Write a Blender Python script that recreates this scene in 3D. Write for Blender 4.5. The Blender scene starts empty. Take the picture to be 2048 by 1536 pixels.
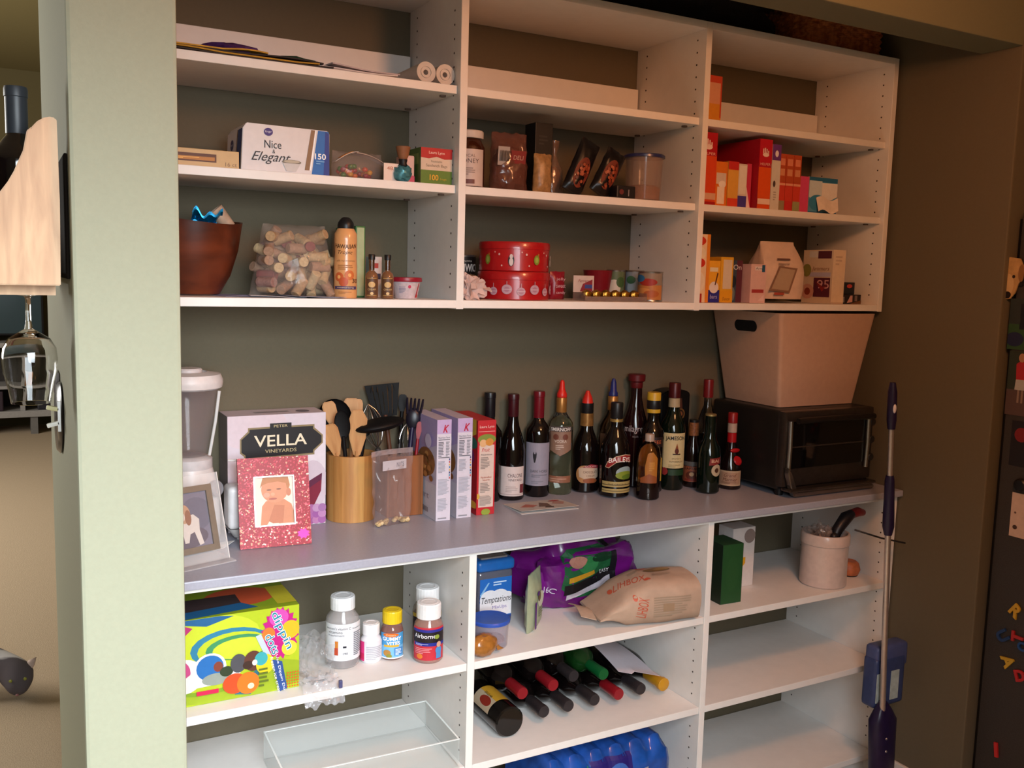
import bpy, bmesh, math, random
from mathutils import Vector, Matrix, noise
random.seed(7)
sc = bpy.context.scene
COL = sc.collection
PI = math.pi

# ------------------------------------------------------------------ camera
cam = bpy.data.cameras.new('camera'); camo = bpy.data.objects.new('camera', cam); COL.objects.link(camo)
camo.matrix_world = Matrix(((0.877912, 0.032564, -0.477713, -0.11693),
                            (-0.478107, 0.114106, -0.870858, -2.01628),
                            (0.026151, 0.992935, 0.115744, 1.53986), (0, 0, 0, 1)))
cam.sensor_width = 36.0; cam.lens = 36.0*1868.23/2048.0; cam.clip_start = .02
sc.camera = camo
# ------------------------------------------------------------------ exposure, world, lights
vs = sc.view_settings
vs.view_transform = 'Standard'; vs.look = 'None'; vs.gamma = 1.0; vs.use_curve_mapping = False; vs.exposure = 0.0
w = bpy.data.worlds.new('world'); sc.world = w; w.use_nodes = True
w.node_tree.nodes['Background'].inputs[0].default_value = (1.0, .78, .6, 1)
w.node_tree.nodes['Background'].inputs[1].default_value = 0.012
def area(name, loc, rot, sx, sy, power, col, spread=180):
    l = bpy.data.lights.new(name, 'AREA'); l.shape = 'RECTANGLE'; l.size = sx; l.size_y = sy
    l.energy = power; l.color = col; l.spread = math.radians(spread)
    o = bpy.data.objects.new(name, l); COL.objects.link(o); o.location = loc; o.rotation_euler = rot
    return o
# daylight through the low glazed door behind the camera (window_1) and the living-room window (window_2)
area('daylight_kitchen', (.12, -2.36, 1.6), (math.radians(50), 0, math.radians(8)), 1.0, 1.2, 51, (.85, .94, 1.0), 108)
area('daylight_living', (-2.93, 4.0, 2.0), (0, math.radians(-90), 0), 1.6, 3.2, 235, (1.0, .97, .92))
# ------------------------------------------------------------------ materials
def lin(h):
    h = h.lstrip('#'); v = [int(h[i:i+2], 16)/255 for i in (0, 2, 4)]
    return tuple((c/12.92 if c <= .04045 else ((c+.055)/1.055)**2.4) for c in v) + (1,)
_M = {}
def M(h, rough=.55, metal=0., spec=.5, var=.06, scale=60., bump=0., trans=0., ior=1.45, coat=0., emit=0.):
    """procedural surface: base colour broken up by noise, optional fine relief"""
    key = (h, rough, metal, spec, var, scale, bump, trans, ior, coat, emit)
    if key in _M: return _M[key]
    m = bpy.data.materials.new('mat_%s_%d' % (h.lstrip('#'), len(_M))); m.use_nodes = True
    nt = m.node_tree; b = nt.nodes['Principled BSDF']; c = lin(h)
    b.inputs['Roughness'].default_value = rough; b.inputs['Metallic'].default_value = metal
    b.inputs['Specular IOR Level'].default_value = spec; b.inputs['IOR'].default_value = ior
    b.inputs['Transmission Weight'].default_value = trans; b.inputs['Coat Weight'].default_value = coat
    b.inputs['Base Color'].default_value = c
    if emit: b.inputs['Emission Color'].default_value = c; b.inputs['Emission Strength'].default_value = emit
    if var or bump:
        tc = nt.nodes.new('ShaderNodeTexCoord'); n = nt.nodes.new('ShaderNodeTexNoise')
        n.inputs['Scale'].default_value = scale; n.inputs['Detail'].default_value = 3
        nt.links.new(tc.outputs['Object'], n.inputs['Vector'])
        if var:
            r = nt.nodes.new('ShaderNodeValToRGB')
            r.color_ramp.elements[0].position = .3; r.color_ramp.elements[1].position = .7
            r.color_ramp.elements[0].color = tuple(x*(1-var) for x in c[:3]) + (1,)
            r.color_ramp.elements[1].color = tuple(min(1, x*(1+var)) for x in c[:3]) + (1,)
            nt.links.new(n.outputs['Fac'], r.inputs['Fac']); nt.links.new(r.outputs['Color'], b.inputs['Base Color'])
        if bump:
            bp = nt.nodes.new('ShaderNodeBump'); bp.inputs['Strength'].default_value = bump; bp.inputs['Distance'].default_value = .002
            nt.links.new(n.outputs['Fac'], bp.inputs['Height']); nt.links.new(bp.outputs['Normal'], b.inputs['Normal'])
    _M[key] = m; return m
def ink(h): return M(h, .5, var=.03, scale=90)
def film(h, fac, rough=.12, bump=.0, scale=30.):
    """thin clear plastic: part lets light through, part shines"""
    key = ('film', h, fac, rough, bump, scale)
    if key in _M: return _M[key]
    m = bpy.data.materials.new('film_%s_%d' % (h.lstrip('#'), len(_M))); m.use_nodes = True; nt = m.node_tree
    b = nt.nodes['Principled BSDF']; b.inputs['Base Color'].default_value = lin(h); b.inputs['Roughness'].default_value = rough
    b.inputs['Specular IOR Level'].default_value = .9
    tr = nt.nodes.new('ShaderNodeBsdfTransparent'); mx = nt.nodes.new('ShaderNodeMixShader'); mx.inputs[0].default_value = fac
    nt.links.new(tr.outputs[0], mx.inputs[1]); nt.links.new(b.outputs[0], mx.inputs[2])
    nt.links.new(mx.outputs[0], nt.nodes['Material Output'].inputs['Surface'])
    if bump:
        tc = nt.nodes.new('ShaderNodeTexCoord'); n = nt.nodes.new('ShaderNodeTexNoise'); n.inputs['Scale'].default_value = scale
        bp = nt.nodes.new('ShaderNodeBump'); bp.inputs['Strength'].default_value = bump; bp.inputs['Distance'].default_value = .01
        nt.links.new(tc.outputs['Object'], n.inputs['Vector']); nt.links.new(n.outputs['Fac'], bp.inputs['Height']); nt.links.new(bp.outputs['Normal'], b.inputs['Normal'])
    _M[key] = m; return m
def glass(h='#ffffff', rough=.02, ior=1.45): return M(h, rough, var=0, trans=1.0, ior=ior)
def wood(h1, h2, scale=6., axis=2, rough=.5, stretch=14.):
    key = ('wood', h1, h2, scale, axis, rough, stretch)
    if key in _M: return _M[key]
    m = bpy.data.materials.new('wood_%s_%d' % (h1.lstrip('#'), len(_M))); m.use_nodes = True; nt = m.node_tree; b = nt.nodes['Principled BSDF']
    tc = nt.nodes.new('ShaderNodeTexCoord'); mp = nt.nodes.new('ShaderNodeMapping')
    s = [scale*stretch]*3; s[axis] = scale; mp.inputs['Scale'].default_value = s
    n = nt.nodes.new('ShaderNodeTexNoise'); n.inputs['Scale'].default_value = 1.; n.inputs['Detail'].default_value = 5; n.inputs['Distortion'].default_value = .6
    r = nt.nodes.new('ShaderNodeValToRGB'); r.color_ramp.elements[0].position = .33; r.color_ramp.elements[1].position = .68
    r.color_ramp.elements[0].color = lin(h1); r.color_ramp.elements[1].color = lin(h2)
    nt.links.new(tc.outputs['Object'], mp.inputs['Vector']); nt.links.new(mp.outputs['Vector'], n.inputs['Vector'])
    nt.links.new(n.outputs['Fac'], r.inputs['Fac']); nt.links.new(r.outputs['Color'], b.inputs['Base Color'])
    b.inputs['Roughness'].default_value = rough
    _M[key] = m; return m
def glitter(h):
    key = ('glit', h)
    if key in _M: return _M[key]
    m = bpy.data.materials.new('glitter'); m.use_nodes = True; nt = m.node_tree; b = nt.nodes['Principled BSDF']
    tc = nt.nodes.new('ShaderNodeTexCoord'); v = nt.nodes.new('ShaderNodeTexVoronoi'); v.inputs['Scale'].default_value = 330
    r = nt.nodes.new('ShaderNodeValToRGB'); e = r.color_ramp.elements
    e[0].position = 0; e[0].color = lin(h); e[1].position = .62; e[1].color = lin(h)
    for p, c in ((.7, '#c02a40'), (.84, '#d85a6a'), (.92, '#e8a080'), (.965, '#f0d8c8')):
        x = e.new(p); x.color = lin(c)
    r.color_ramp.interpolation = 'CONSTANT'
    sp = nt.nodes.new('ShaderNodeSeparateColor'); nt.links.new(tc.outputs['Object'], v.inputs['Vector'])
    nt.links.new(v.outputs['Color'], sp.inputs[0]); nt.links.new(sp.outputs[0], r.inputs['Fac']); nt.links.new(r.outputs['Color'], b.inputs['Base Color'])
    b.inputs['Roughness'].default_value = .42; b.inputs['Specular IOR Level'].default_value = .35
    _M[key] = m; return m

WHITE = M('#eae6e2', .45, var=.02, scale=30)
GREY = M('#a0a1ae', .34, var=.05, scale=180)
STEEL = M('#b9b6b2', .28, 1.0, var=.05)
BLACKP = M('#151314', .4, var=.1)
DARKG = M('#0d0808', .05, var=.1, spec=.7)
PAPER = M('#d9d5d2', .7, var=.04, bump=.1)

# ------------------------------------------------------------------ objects
def obj(name, bm, mat, parent=None, smooth=None):
    me = bpy.data.meshes.new(name)
    if smooth is not None:
        bm.normal_update()
        for e in bm.edges: e.smooth = not (len(e.link_faces) == 2 and e.calc_face_angle(0) > smooth)
        for f in bm.faces: f.smooth = True
    bm.to_mesh(me); bm.free()
    for m_ in (mat if isinstance(mat, (list, tuple)) else [mat]): me.materials.append(m_)
    o = bpy.data.objects.new(name, me); COL.objects.link(o)
    if parent is not None: o.parent = parent
    return o
def tag(o, label, cat, group=None):
    o['label'] = label; o['category'] = cat
    if group: o['group'] = group
    return o
def thing(name, label, cat, loc=(0, 0, 0), rot=0., group=None, mat4=None):
    o = bpy.data.objects.new(name, None); COL.objects.link(o); o.empty_display_size = .03
    if mat4 is not None: o.matrix_world = mat4
    else: o.location = loc; o.rotation_euler = (0, 0, math.radians(rot))
    return tag(o, label, cat, group)
def struct(name, bm, mat, smooth=None):
    o = obj(name, bm, mat, None, smooth); o['kind'] = 'structure'; return o
SM = math.radians(38)
# ---- shapes
def NB(): return bmesh.new()
def box(x0, x1, y0, y1, z0, z1, bev=0., seg=2, bm=None):
    bm2 = bmesh.new()
    bmesh.ops.create_cube(bm2, size=1, matrix=Matrix.Translation(((x0+x1)/2, (y0+y1)/2, (z0+z1)/2)) @ Matrix.Diagonal((x1-x0, y1-y0, z1-z0, 1)))
    if bev: bmesh.ops.bevel(bm2, geom=bm2.edges[:], offset=bev, segments=seg, affect='EDGES', profile=.6)
    if bm is None: return bm2
    return join(bm, bm2)
def join(a, b):
    me = bpy.data.meshes.new('tmp'); b.to_mesh(me); b.free(); a.from_mesh(me); bpy.data.meshes.remove(me); return a
def xf(bm, mat): bmesh.ops.transform(bm, matrix=mat, verts=bm.verts[:]); return bm
def lathe(prof, n=28, bm=None, cx=0, cy=0, cz=0):
    bm = bm or bmesh.new(); rings = []
    for r, z in prof:
        if r < 1e-6: rings.append([bm.verts.new((cx, cy, cz+z))])
        else: rings.append([bm.verts.new((cx+r*math.cos(2*PI*i/n), cy+r*math.sin(2*PI*i/n), cz+z)) for i in range(n)])
    for a, b in zip(rings[:-1], rings[1:]):
        if len(a) == 1 and len(b) == 1: continue
        for i in range(n):
            j = (i+1) % n
            if len(a) == 1: bm.faces.new((a[0], b[j], b[i]))
            elif len(b) == 1: bm.faces.new((a[i], a[j], b[0]))
            else: bm.faces.new((a[i], a[j], b[j], b[i]))
    return bm
def tube(pts, r, n=10, bm=None, flat=None):
    bm = bm or bmesh.new(); pts = [Vector(p) for p in pts]; rings = []
    up = Vector((0, 0, 1)); ov = pts[-1]-pts[0]
    if ov.length > 1e-6 and abs(ov.normalized().z) > .8: up = Vector((0, 1, 0))
    for i, p in enumerate(pts):
        d = (pts[min(i+1, len(pts)-1)]-pts[max(i-1, 0)]).normalized()
        x = d.cross(up);  x = x.normalized() if x.length > 1e-3 else Vector((1, 0, 0))
        y = x.cross(d).normalized()
        rr = r[i] if isinstance(r, (list, tuple)) else r
        fl = 1 if flat is None else flat
        rings.append([bm.verts.new(p+x*(rr*math.cos(2*PI*k/n))+y*(rr*fl*math.sin(2*PI*k/n))) for k in range(n)])
    for a, b in zip(rings[:-1], rings[1:]):
        for k in range(n): bm.faces.new((a[k], a[(k+1) % n], b[(k+1) % n], b[k]))
    bm.faces.new(rings[0]); bm.faces.new(rings[-1][::-1])
    bmesh.ops.recalc_face_normals(bm, faces=bm.faces[:])
    return bm
def slab(pts, t, bev=0., bm0=None):
    """outline in x,z extruded by t along +y"""
    bm = bmesh.new(); f = bm.faces.new([bm.verts.new((p[0], 0, p[1])) for p in pts])
    r = bmesh.ops.extrude_face_region(bm, geom=[f]); bmesh.ops.translate(bm, vec=(0, t, 0), verts=[v for v in r['geom'] if isinstance(v, bmesh.types.BMVert)])
    bmesh.ops.recalc_face_normals(bm, faces=bm.faces[:])
    if bev: bmesh.ops.bevel(bm, geom=[e for e in bm.edges if e.calc_face_angle(0) > .6], offset=bev, segments=2, affect='EDGES')
    return bm if bm0 is None else join(bm0, bm)
def blob(rx, ry, rz, cx=0, cy=0, cz=0, n=16, amp=0., fr=20., bm=None, pw=1.):
    """rounded lump; pw<1 makes it boxier, amp adds crumple"""
    b = bmesh.new(); bmesh.ops.create_uvsphere(b, u_segments=n*2, v_segments=n, radius=1)
    for v in b.verts:
        c = v.co; s = [math.copysign(abs(q)**pw, q) for q in c]
        k = 1 + amp*noise.noise(Vector((c.x*fr/10, c.y*fr/10, c.z*fr/10+cx*31)))
        v.co = Vector((cx+s[0]*rx*k, cy+s[1]*ry*k, cz+s[2]*rz*k))
    return b if bm is None else join(bm, b)
def pouch(wd, ht, th, nx=14, nz=16, taper=.0, crumple=.004, fr=40., seed=0., top=.0, bottomflat=True, amt=1.):
    """filled bag: pinched at the sides and the top, fat below. origin at base centre"""
    bm = bmesh.new(); S = []
    for s in (-1, 1):
        g = []
        for j in range(nz+1):
            v = j/nz; row = []
            for i in range(nx+1):
                u = i/nx*2-1
                wv = wd/2*(1-taper*v)
                prof = (1-u*u)**.55*((1-v)**.5 if v > .0 else 1)*(1-top)+(1-u*u)**.6*top*(1-v**6)
                if bottomflat: prof *= min(1, .35+v*5)
                nz_ = crumple*amt*noise.noise(Vector((u*wd*fr, v*ht*fr, seed+s*3)))
                edge = .0012
                row.append((u*wv+crumple*.6*noise.noise(Vector((v*fr*ht, seed+9, u))), s*(edge+th/2*prof)+nz_*min(1, prof*3), v*ht+crumple*.8*v*noise.noise(Vector((u*wd*fr, seed, 5)))))
            g.append([bm.verts.new(p) for p in row])
        for j in range(nz):
            for i in range(nx):
                q = (g[j][i], g[j][i+1], g[j+1][i+1], g[j+1][i])
                bm.faces.new(q if s < 0 else q[::-1])
        S.append(g)
    a, b = S
    for j in range(nz):
        bm.faces.new((a[j][0], a[j+1][0], b[j+1][0], b[j][0])); bm.faces.new((a[j][nx], b[j][nx], b[j+1][nx], a[j+1][nx]))
    for i in range(nx):
        bm.faces.new((a[0][i], b[0][i], b[0][i+1], a[0][i+1])); bm.faces.new((a[nz][i], a[nz][i+1], b[nz][i+1], b[nz][i]))
    return bm
def sheet(fn, nx=16, ny=10, t=.0008):
    """thin closed sheet from fn(u,v)->xyz, thickness t along z"""
    bm = bmesh.new(); G = []
    for s in (0, 1):
        G.append([[bm.verts.new(Vector(fn(i/nx, j/ny))+Vector((0, 0, s*t))) for i in range(nx+1)] for j in range(ny+1)])
    a, b = G
    for j in range(ny):
        for i in range(nx):
            bm.faces.new((a[j][i], a[j+1][i], a[j+1][i+1], a[j][i+1])); bm.faces.new((b[j][i], b[j][i+1], b[j+1][i+1], b[j+1][i]))
    for j in range(ny):
        bm.faces.new((a[j][0], b[j][0], b[j+1][0], a[j+1][0])); bm.faces.new((a[j][nx], a[j+1][nx], b[j+1][nx], b[j][nx]))
    for i in range(nx):
        bm.faces.new((a[0][i], a[0][i+1], b[0][i+1], b[0][i])); bm.faces.new((a[ny][i], b[ny][i], b[ny][i+1], a[ny][i+1]))
    return bm
# ------------------------------------------------------------------ flat print (lettering, pictures) laid on surfaces
_T = {}
def text2d(s, bold=0., shear=0.):
    key = (s, bold, shear)
    if key not in _T:
        cu = bpy.data.curves.new('t', 'FONT'); cu.body = s; cu.size = 1; cu.shear = shear; cu.offset = bold; cu.resolution_u = 3; cu.fill_mode = 'FRONT'
        o = bpy.data.objects.new('t', cu); me = bpy.data.meshes.new_from_object(o)
        V = [(v.co.x, v.co.y) for v in me.vertices]; F = [tuple(p.vertices) for p in me.polygons]
        bpy.data.objects.remove(o); bpy.data.curves.remove(cu); bpy.data.meshes.remove(me)
        x0 = min(v[0] for v in V); x1 = max(v[0] for v in V); y0 = min(v[1] for v in V); y1 = max(v[1] for v in V)
        _T[key] = ([((x-x0)/(y1-y0), (y-y0)/(y1-y0)) for x, y in V], F, (x1-x0)/(y1-y0))
    return _T[key]
def prt(name, parent, W, H, shapes, fn, dx=None, base=.0004, step=.00016, label=None, dy=None):
    """shapes in fractions of a W x H face -> one mesh laid on the surface fn(x,y,d)"""
    bm = bmesh.new(); mats = []; 
    def mi(c):
        if c not in mats: mats.append(c)
        return mats.index(c)
    for k, s in enumerate(shapes):
        d = base+k*step; t = s[0]; sub = bmesh.new()
        if t == 'r':
            x, y, ww, hh = s[1]*W, s[2]*H, s[3]*W, s[4]*H
            sub.faces.new([sub.verts.new((a, b, 0)) for a, b in ((x, y), (x+ww, y), (x+ww, y+hh), (x, y+hh))]); c = s[5]
        elif t == 'e':
            n = 20; c = s[5]
            sub.faces.new([sub.verts.new((s[1]*W+s[3]*W*math.cos(2*PI*i/n), s[2]*H+s[4]*H*math.sin(2*PI*i/n), 0)) for i in range(n)])
        elif t == 'p':
            c = s[2]; f = sub.faces.new([sub.verts.new((a*W, b*H, 0)) for a, b in s[1]])
            f.normal_update()
            bmesh.ops.triangulate(sub, faces=[f])
        elif t == 'l':
            c = s[6]; n = s[5]; rnd = random.Random(k*7+n)
            for i in range(n):
                yy = (s[2]+s[4]*(n-1-i)/n)*H; hh = s[4]/n*.5*H; ww = s[3]*W*(rnd.uniform(.72, 1) if i < n-1 else .5)
                sub.faces.new([sub.verts.new((a, b, 0)) for a, b in ((s[1]*W, yy), (s[1]*W+ww, yy), (s[1]*W+ww, yy+hh), (s[1]*W, yy+hh))])
        elif t == 't':
            o = s[7] if len(s) > 7 else {}
            V, F, asp = text2d(s[1], o.get('b', 0.), o.get('sh', 0.)); h = s[4]*H; c = s[5]; wf = s[6]
            sx = (wf*W/asp) if wf else h
            rot = math.radians(o.get('rot', 0)); arc = o.get('arc', 0.)
            vs_ = []
            for x, y in V:
                px = (x-asp/2)*sx; py = (y-.5)*h
                if arc: py -= arc*H*(2*px/(asp*sx))**2
                qx = px*math.cos(rot)-py*math.sin(rot); qy = px*math.sin(rot)+py*math.cos(rot)
                vs_.append(sub.verts.new((s[2]*W+qx, s[3]*H+qy, 0)))
            for f in F:
                try: sub.faces.new([vs_[i] for i in f])
                except ValueError: pass
        if t in 'ep':
            for co, no in (((0, 0, 0), (-1, 0, 0)), ((W, 0, 0), (1, 0, 0)), ((0, 0, 0), (0, -1, 0)), ((0, H, 0), (0, 1, 0))):
                bmesh.ops.bisect_plane(sub, geom=sub.verts[:]+sub.edges[:]+sub.faces[:], plane_co=co, plane_no=no, clear_outer=True)
            if not sub.faces: sub.free(); continue
        if dx:
            xs = [v.co.x for v in sub.verts]; x = math.floor(min(xs)/dx)*dx+dx
            while x < max(xs):
                bmesh.ops.bisect_plane(sub, geom=sub.verts[:]+sub.edges[:]+sub.faces[:], plane_co=(x, 0, 0), plane_no=(1, 0, 0)); x += dx
        if dy:
            ys = [v.co.y for v in sub.verts]; y = math.floor(min(ys)/dy)*dy+dy
            while y < max(ys):
                bmesh.ops.bisect_plane(sub, geom=sub.verts[:]+sub.edges[:]+sub.faces[:], plane_co=(0, y, 0), plane_no=(0, 1, 0)); y += dy
        sub.normal_update()
        for f in sub.faces:
            if f.normal.z < 0: f.normal_flip()
        i0 = mi(c); mp = {}
        for v in sub.verts: mp[v] = bm.verts.new(fn(v.co.x, v.co.y, d))
        for f in sub.faces:
            try: q = bm.faces.new([mp[v] for v in f.verts]); q.material_index = i0
            except ValueError: pass
        sub.free()
    o = obj(name, bm, [ink(c) if isinstance(c, str) else c for c in mats], parent)
    if label: o['label'] = label
    return o
def front(x0, z0, y): return lambda x, z, d: Vector((x0+x, y-d, z0+z))
def leftside(x, y1, z0): return lambda a, z, d: Vector((x-d, y1-a, z0+z))     # x runs from the back corner y1 to the front
def topside(x0, y0, z): return lambda a, b, d: Vector((x0+a, y0+b, z+d))
def around(r, z0, W, ang=0.):
    """wrapped on a cylinder; middle of the label faces -y turned by ang degrees (positive: to the right)"""
    a0 = math.radians(ang)
    def fn(x, z, d):
        a = a0+(x-W/2)/r; return Vector(((r+d)*math.sin(a), -(r+d)*math.cos(a), z0+z))
    return fn
from mathutils.bvhtree import BVHTree
def drape(bvh, org, ax, ay, direction, fallback):
    """lay print on an uneven body: shoot along direction from the plane org + x*ax + y*ay"""
    org, ax, ay, dr = Vector(org), Vector(ax), Vector(ay), Vector(direction)
    def fn(x, y, d):
        p = org+ax*x+ay*y; h = bvh.ray_cast(p-dr, dr)
        q = h[0] if h[0] is not None else p+dr*fallback
        return q-dr*d*2
    return fn
def carton(name, label, cat, x0, x1, y0, y1, z0, z1, col, fr=None, lf=None, tp=None, rot=0., group=None, bev=.0015, rough=.5, body='carton'):
    cx, cy = (x0+x1)/2, (y0+y1)/2; wx, wy, h = (x1-x0)/2, (y1-y0)/2, z1-z0
    t = thing(name, label, cat, (cx, cy, z0), rot, group)
    b = obj(body, box(-wx, wx, -wy, wy, 0, h, bev), M(col, rough, var=.04), t)
    if fr: prt('printed_front', t, 2*wx, h, fr, front(-wx, 0, -wy))
    if lf: prt('printed_side', t, 2*wy, h, lf, leftside(-wx, wy, 0))
    if tp: prt('printed_top', t, 2*wx, 2*wy, tp, topside(-wx, -wy, h))
    return t
# ================================================================== the setting
def paint(h, bump=.12):
    return M(h, .75, var=.02, scale=140, bump=bump, spec=.25)
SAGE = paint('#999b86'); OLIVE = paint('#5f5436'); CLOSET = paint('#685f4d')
FZ = -.03
CARPET = M('#b5a086', .95, var=.12, scale=260, bump=.6, spec=.1)
struct('floor', box(-3, 4.5, -2.42, 8.2, FZ-.05, FZ), CARPET)
struct('wall_left', box(-.021, .134, -.46, .43, FZ, 2.44, .006, 2), SAGE)
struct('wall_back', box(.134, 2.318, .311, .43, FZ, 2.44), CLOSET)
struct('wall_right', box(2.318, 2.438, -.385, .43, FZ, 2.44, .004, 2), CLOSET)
struct('wall_header', box(.134, 2.318, -.385, -.262, 2.188, 2.44, .004, 2), paint('#77765e'))  # sage wall darkened: the dimmer light on the header is put into its colour
struct('baseboard_right', box(2.306, 2.318, -.385, .0, FZ, .05, .003), M('#d8cfc4', .5))
struct('ceiling', box(-3, 4.5, -2.42, 1.1, 2.44, 2.5), paint('#cfc7b4'))
struct('ceiling_living', box(-3, 4.5, 1.1, 8.2, 3.32, 3.4), paint('#776a44'))
struct('wall_soffit', box(-3, 4.5, 1.1, 1.2, 2.44, 3.32), paint('#b5a67e'))
struct('wall_far', box(-3, 4.5, 8.1, 8.2, FZ, 3.32), OLIVE)
struct('wall_outer', box(-3.08, -3, -2.42, 8.2, FZ, 3.32), OLIVE)
struct('wall_kitchen', box(4.42, 4.5, -2.42, 8.2, FZ, 3.32), SAGE)
struct('wall_divider', box(2.438, 4.42, .31, .43, FZ, 2.44), SAGE)
# wall behind the photographer with the glazed door that lights the room
wx0, wx1, wz0, wz1 = -.42, .66, .95, 2.25
bm = box(-3, wx0, -2.5, -2.42, FZ, 2.44)
box(wx1, 4.5, -2.5, -2.42, FZ, 2.44, bm=bm); box(wx0, wx1, -2.5, -2.42, wz1, 2.44, bm=bm); box(wx0, wx1, -2.5, -2.42, FZ, wz0, bm=bm)
struct('wall_rear', bm, SAGE)
bm = box(wx0, wx1, -2.42, -2.38, wz1-.03, wz1); box(wx0, wx1, -2.42, -2.38, wz0, wz0+.03, bm=bm)
box(wx0, wx0+.03, -2.42, -2.38, wz0+.03, wz1-.03, bm=bm); box(wx1-.03, wx1, -2.42, -2.38, wz0+.03, wz1-.03, bm=bm)
struct('window_1', bm, M('#e8e4de', .4))
bm = box(-3, -2.95, 2.3, 2.38, 1.1, 2.9); box(-3, -2.95, 5.62, 5.7, 1.1, 2.9, bm=bm); box(-3, -2.95, 2.38, 5.62, 2.82, 2.9, bm=bm); box(-3, -2.95, 2.38, 5.62, 1.1, 1.18, bm=bm)
struct('window_2', bm, M('#e8e4de', .4))
# the warm ceiling lamp of the kitchen
t = thing('ceiling_lamp', 'small round glass ceiling lamp with a warm bulb behind the camera', 'lamp', (1.2, -1.36, 2.44))
obj('canopy', lathe([(0, 0), (.07, 0), (.06, -.03), (.02, -.035), (0, -.035)]), STEEL, t, SM)
obj('shade', lathe([(.02, -.035), (.1, -.05), (.13, -.09), (.1, -.13), (0, -.14)]), M('#ffd9a8', .4, var=0, emit=3.), t, SM)
pl = bpy.data.lights.new('warm_bulb', 'POINT'); pl.energy = 33; pl.color = (1.0, .40, .17); pl.shadow_soft_size = .12
plo = bpy.data.objects.new('warm_bulb', pl); COL.objects.link(plo); plo.location = (1.2, -1.36, 2.2)

# ================================================================== shelving
T = .019
XP1, XP2, XR = .8325, 1.5516, 2.2996            # upper partitions (left faces) and right edge
ZT, Z1, Z2, Z3 = 2.2215, 1.974, 1.7463, 1.4772   # upper: top board and shelf surfaces
YB = .311
XL0 = .136
def pins(x, ys, z0, z1):
    bm = bmesh.new(); z = z0
    while z < z1:
        for y in ys:
            A = [bm.verts.new((x-.0004, y+.0026*math.cos(a), z+.0026*math.sin(a))) for a in [2*PI*k/8 for k in range(8)]]
            B = [bm.verts.new((x+.004, v.co.y, v.co.z)) for v in A]
            bm.faces.new(A); bm.faces.new(B[::-1])
            for k in range(8): bm.faces.new((A[k], B[k], B[(k+1) % 8], A[(k+1) % 8]))
        z += .032
    bmesh.ops.recalc_face_normals(bm, faces=bm.faces[:])
    return bm
t = thing('wall_shelf_unit', 'white melamine open shelf unit hung on the wall above the counter', 'shelf unit', (0, 0, Z3-T))
def at0(bm, z): return xf(bm, Matrix.Translation((0, 0, -z)))
ZB = Z3-T
HOLE = M('#3a2f2a', .9)
for x in (XL0, XP1, XP2, XR-T):
    p = obj('side_panel' if x in (XL0, XR-T) else 'partition', at0(box(x, x+T, 0, YB-.001, Z3-T-.002, ZT, .0008, 1), ZB), WHITE, t)
    if x != XL0:
        h = obj('pin_holes', at0(pins(x, (.037, .262), Z3+.03, ZT-.03), ZB), HOLE, p); h['kind'] = 'stuff'
BAYS = ((XL0+T, XP1), (XP1+T, XP2), (XP2+T, XR-T))
for a, b in BAYS:
    obj('top_panel', at0(box(a, b, 0, YB-.001, ZT-T, ZT, .0008, 1), ZB), WHITE, t)
    obj('bottom_panel', at0(box(a, b, 0.0, YB-.001, Z3-T, Z3, .0008, 1), ZB), WHITE, t)
    for z in (Z1, Z2):
        s = obj('shelf', at0(box(a+.001, b-.001, .014, YB-.004, z-T, z, .0008, 1), ZB), WHITE, t)
        for y in (.05, .265):
            obj('cam_lock', at0(lathe([(0, -.004), (.008, -.004), (.008, 0), (0, 0)], 10, None, b-.022, y, z-T), ZB), M('#6d5a50', .6), s)
    obj('back_rail', at0(box(a+.001, b-.006, YB-.02, YB-.002, Z1+.0005, Z1+.115, .0008, 1), ZB), WHITE, t)
# base unit
YL, XM1, XM2, XMR = -.1003, .8331, 1.5582, 2.3112
ZC, L1, L2, L3 = .9104, .6159, .3552, .0533
t = thing('base_shelf_unit', 'white melamine open shelf unit standing under the grey countertop', 'shelf unit', (0, 0, FZ))
ZU = .8905
for x in (XL0, XM1, XM2, XMR-T):
    p = obj('side_panel' if x in (XL0, XMR-T) else 'partition', at0(box(x, x+T, YL, YB-.001, FZ, ZU, .0008, 1), FZ), WHITE, t)
    if x != XL0:
        h = obj('pin_holes', at0(pins(x, (YL+.037, .262), L3+.04, ZU-.03), FZ), HOLE, p); h['kind'] = 'stuff'
for a, b in ((XL0+T, XM1), (XM1+T, XM2), (XM2+T, XMR-T)):
    for z in (L1, L2, L3):
        obj('shelf', at0(box(a+.001, b-.001, YL+.002, YB-.003, z-T, z, .0008, 1), FZ), WHITE, t)
    obj('top_rail', at0(box(a, b, YL, YL+.06, ZU-.010, ZU, .0006, 1), FZ), WHITE, t)
    obj('back_rail', at0(box(a+.001, b-.006, YB-.02, YB-.002, ZU-.1, ZU-.004, .0006, 1), FZ), WHITE, t)
    obj('toe_kick', at0(box(a, b, YL+.04, YL+.055, FZ, L3-T), FZ), WHITE, t)
ct = obj('countertop', box(XL0, 2.3165, YL-.016, YB-.001, ZU+.0002, ZC, .003, 2), GREY)
tag(ct, 'speckled grey laminate countertop running along the wall', 'countertop')
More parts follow.
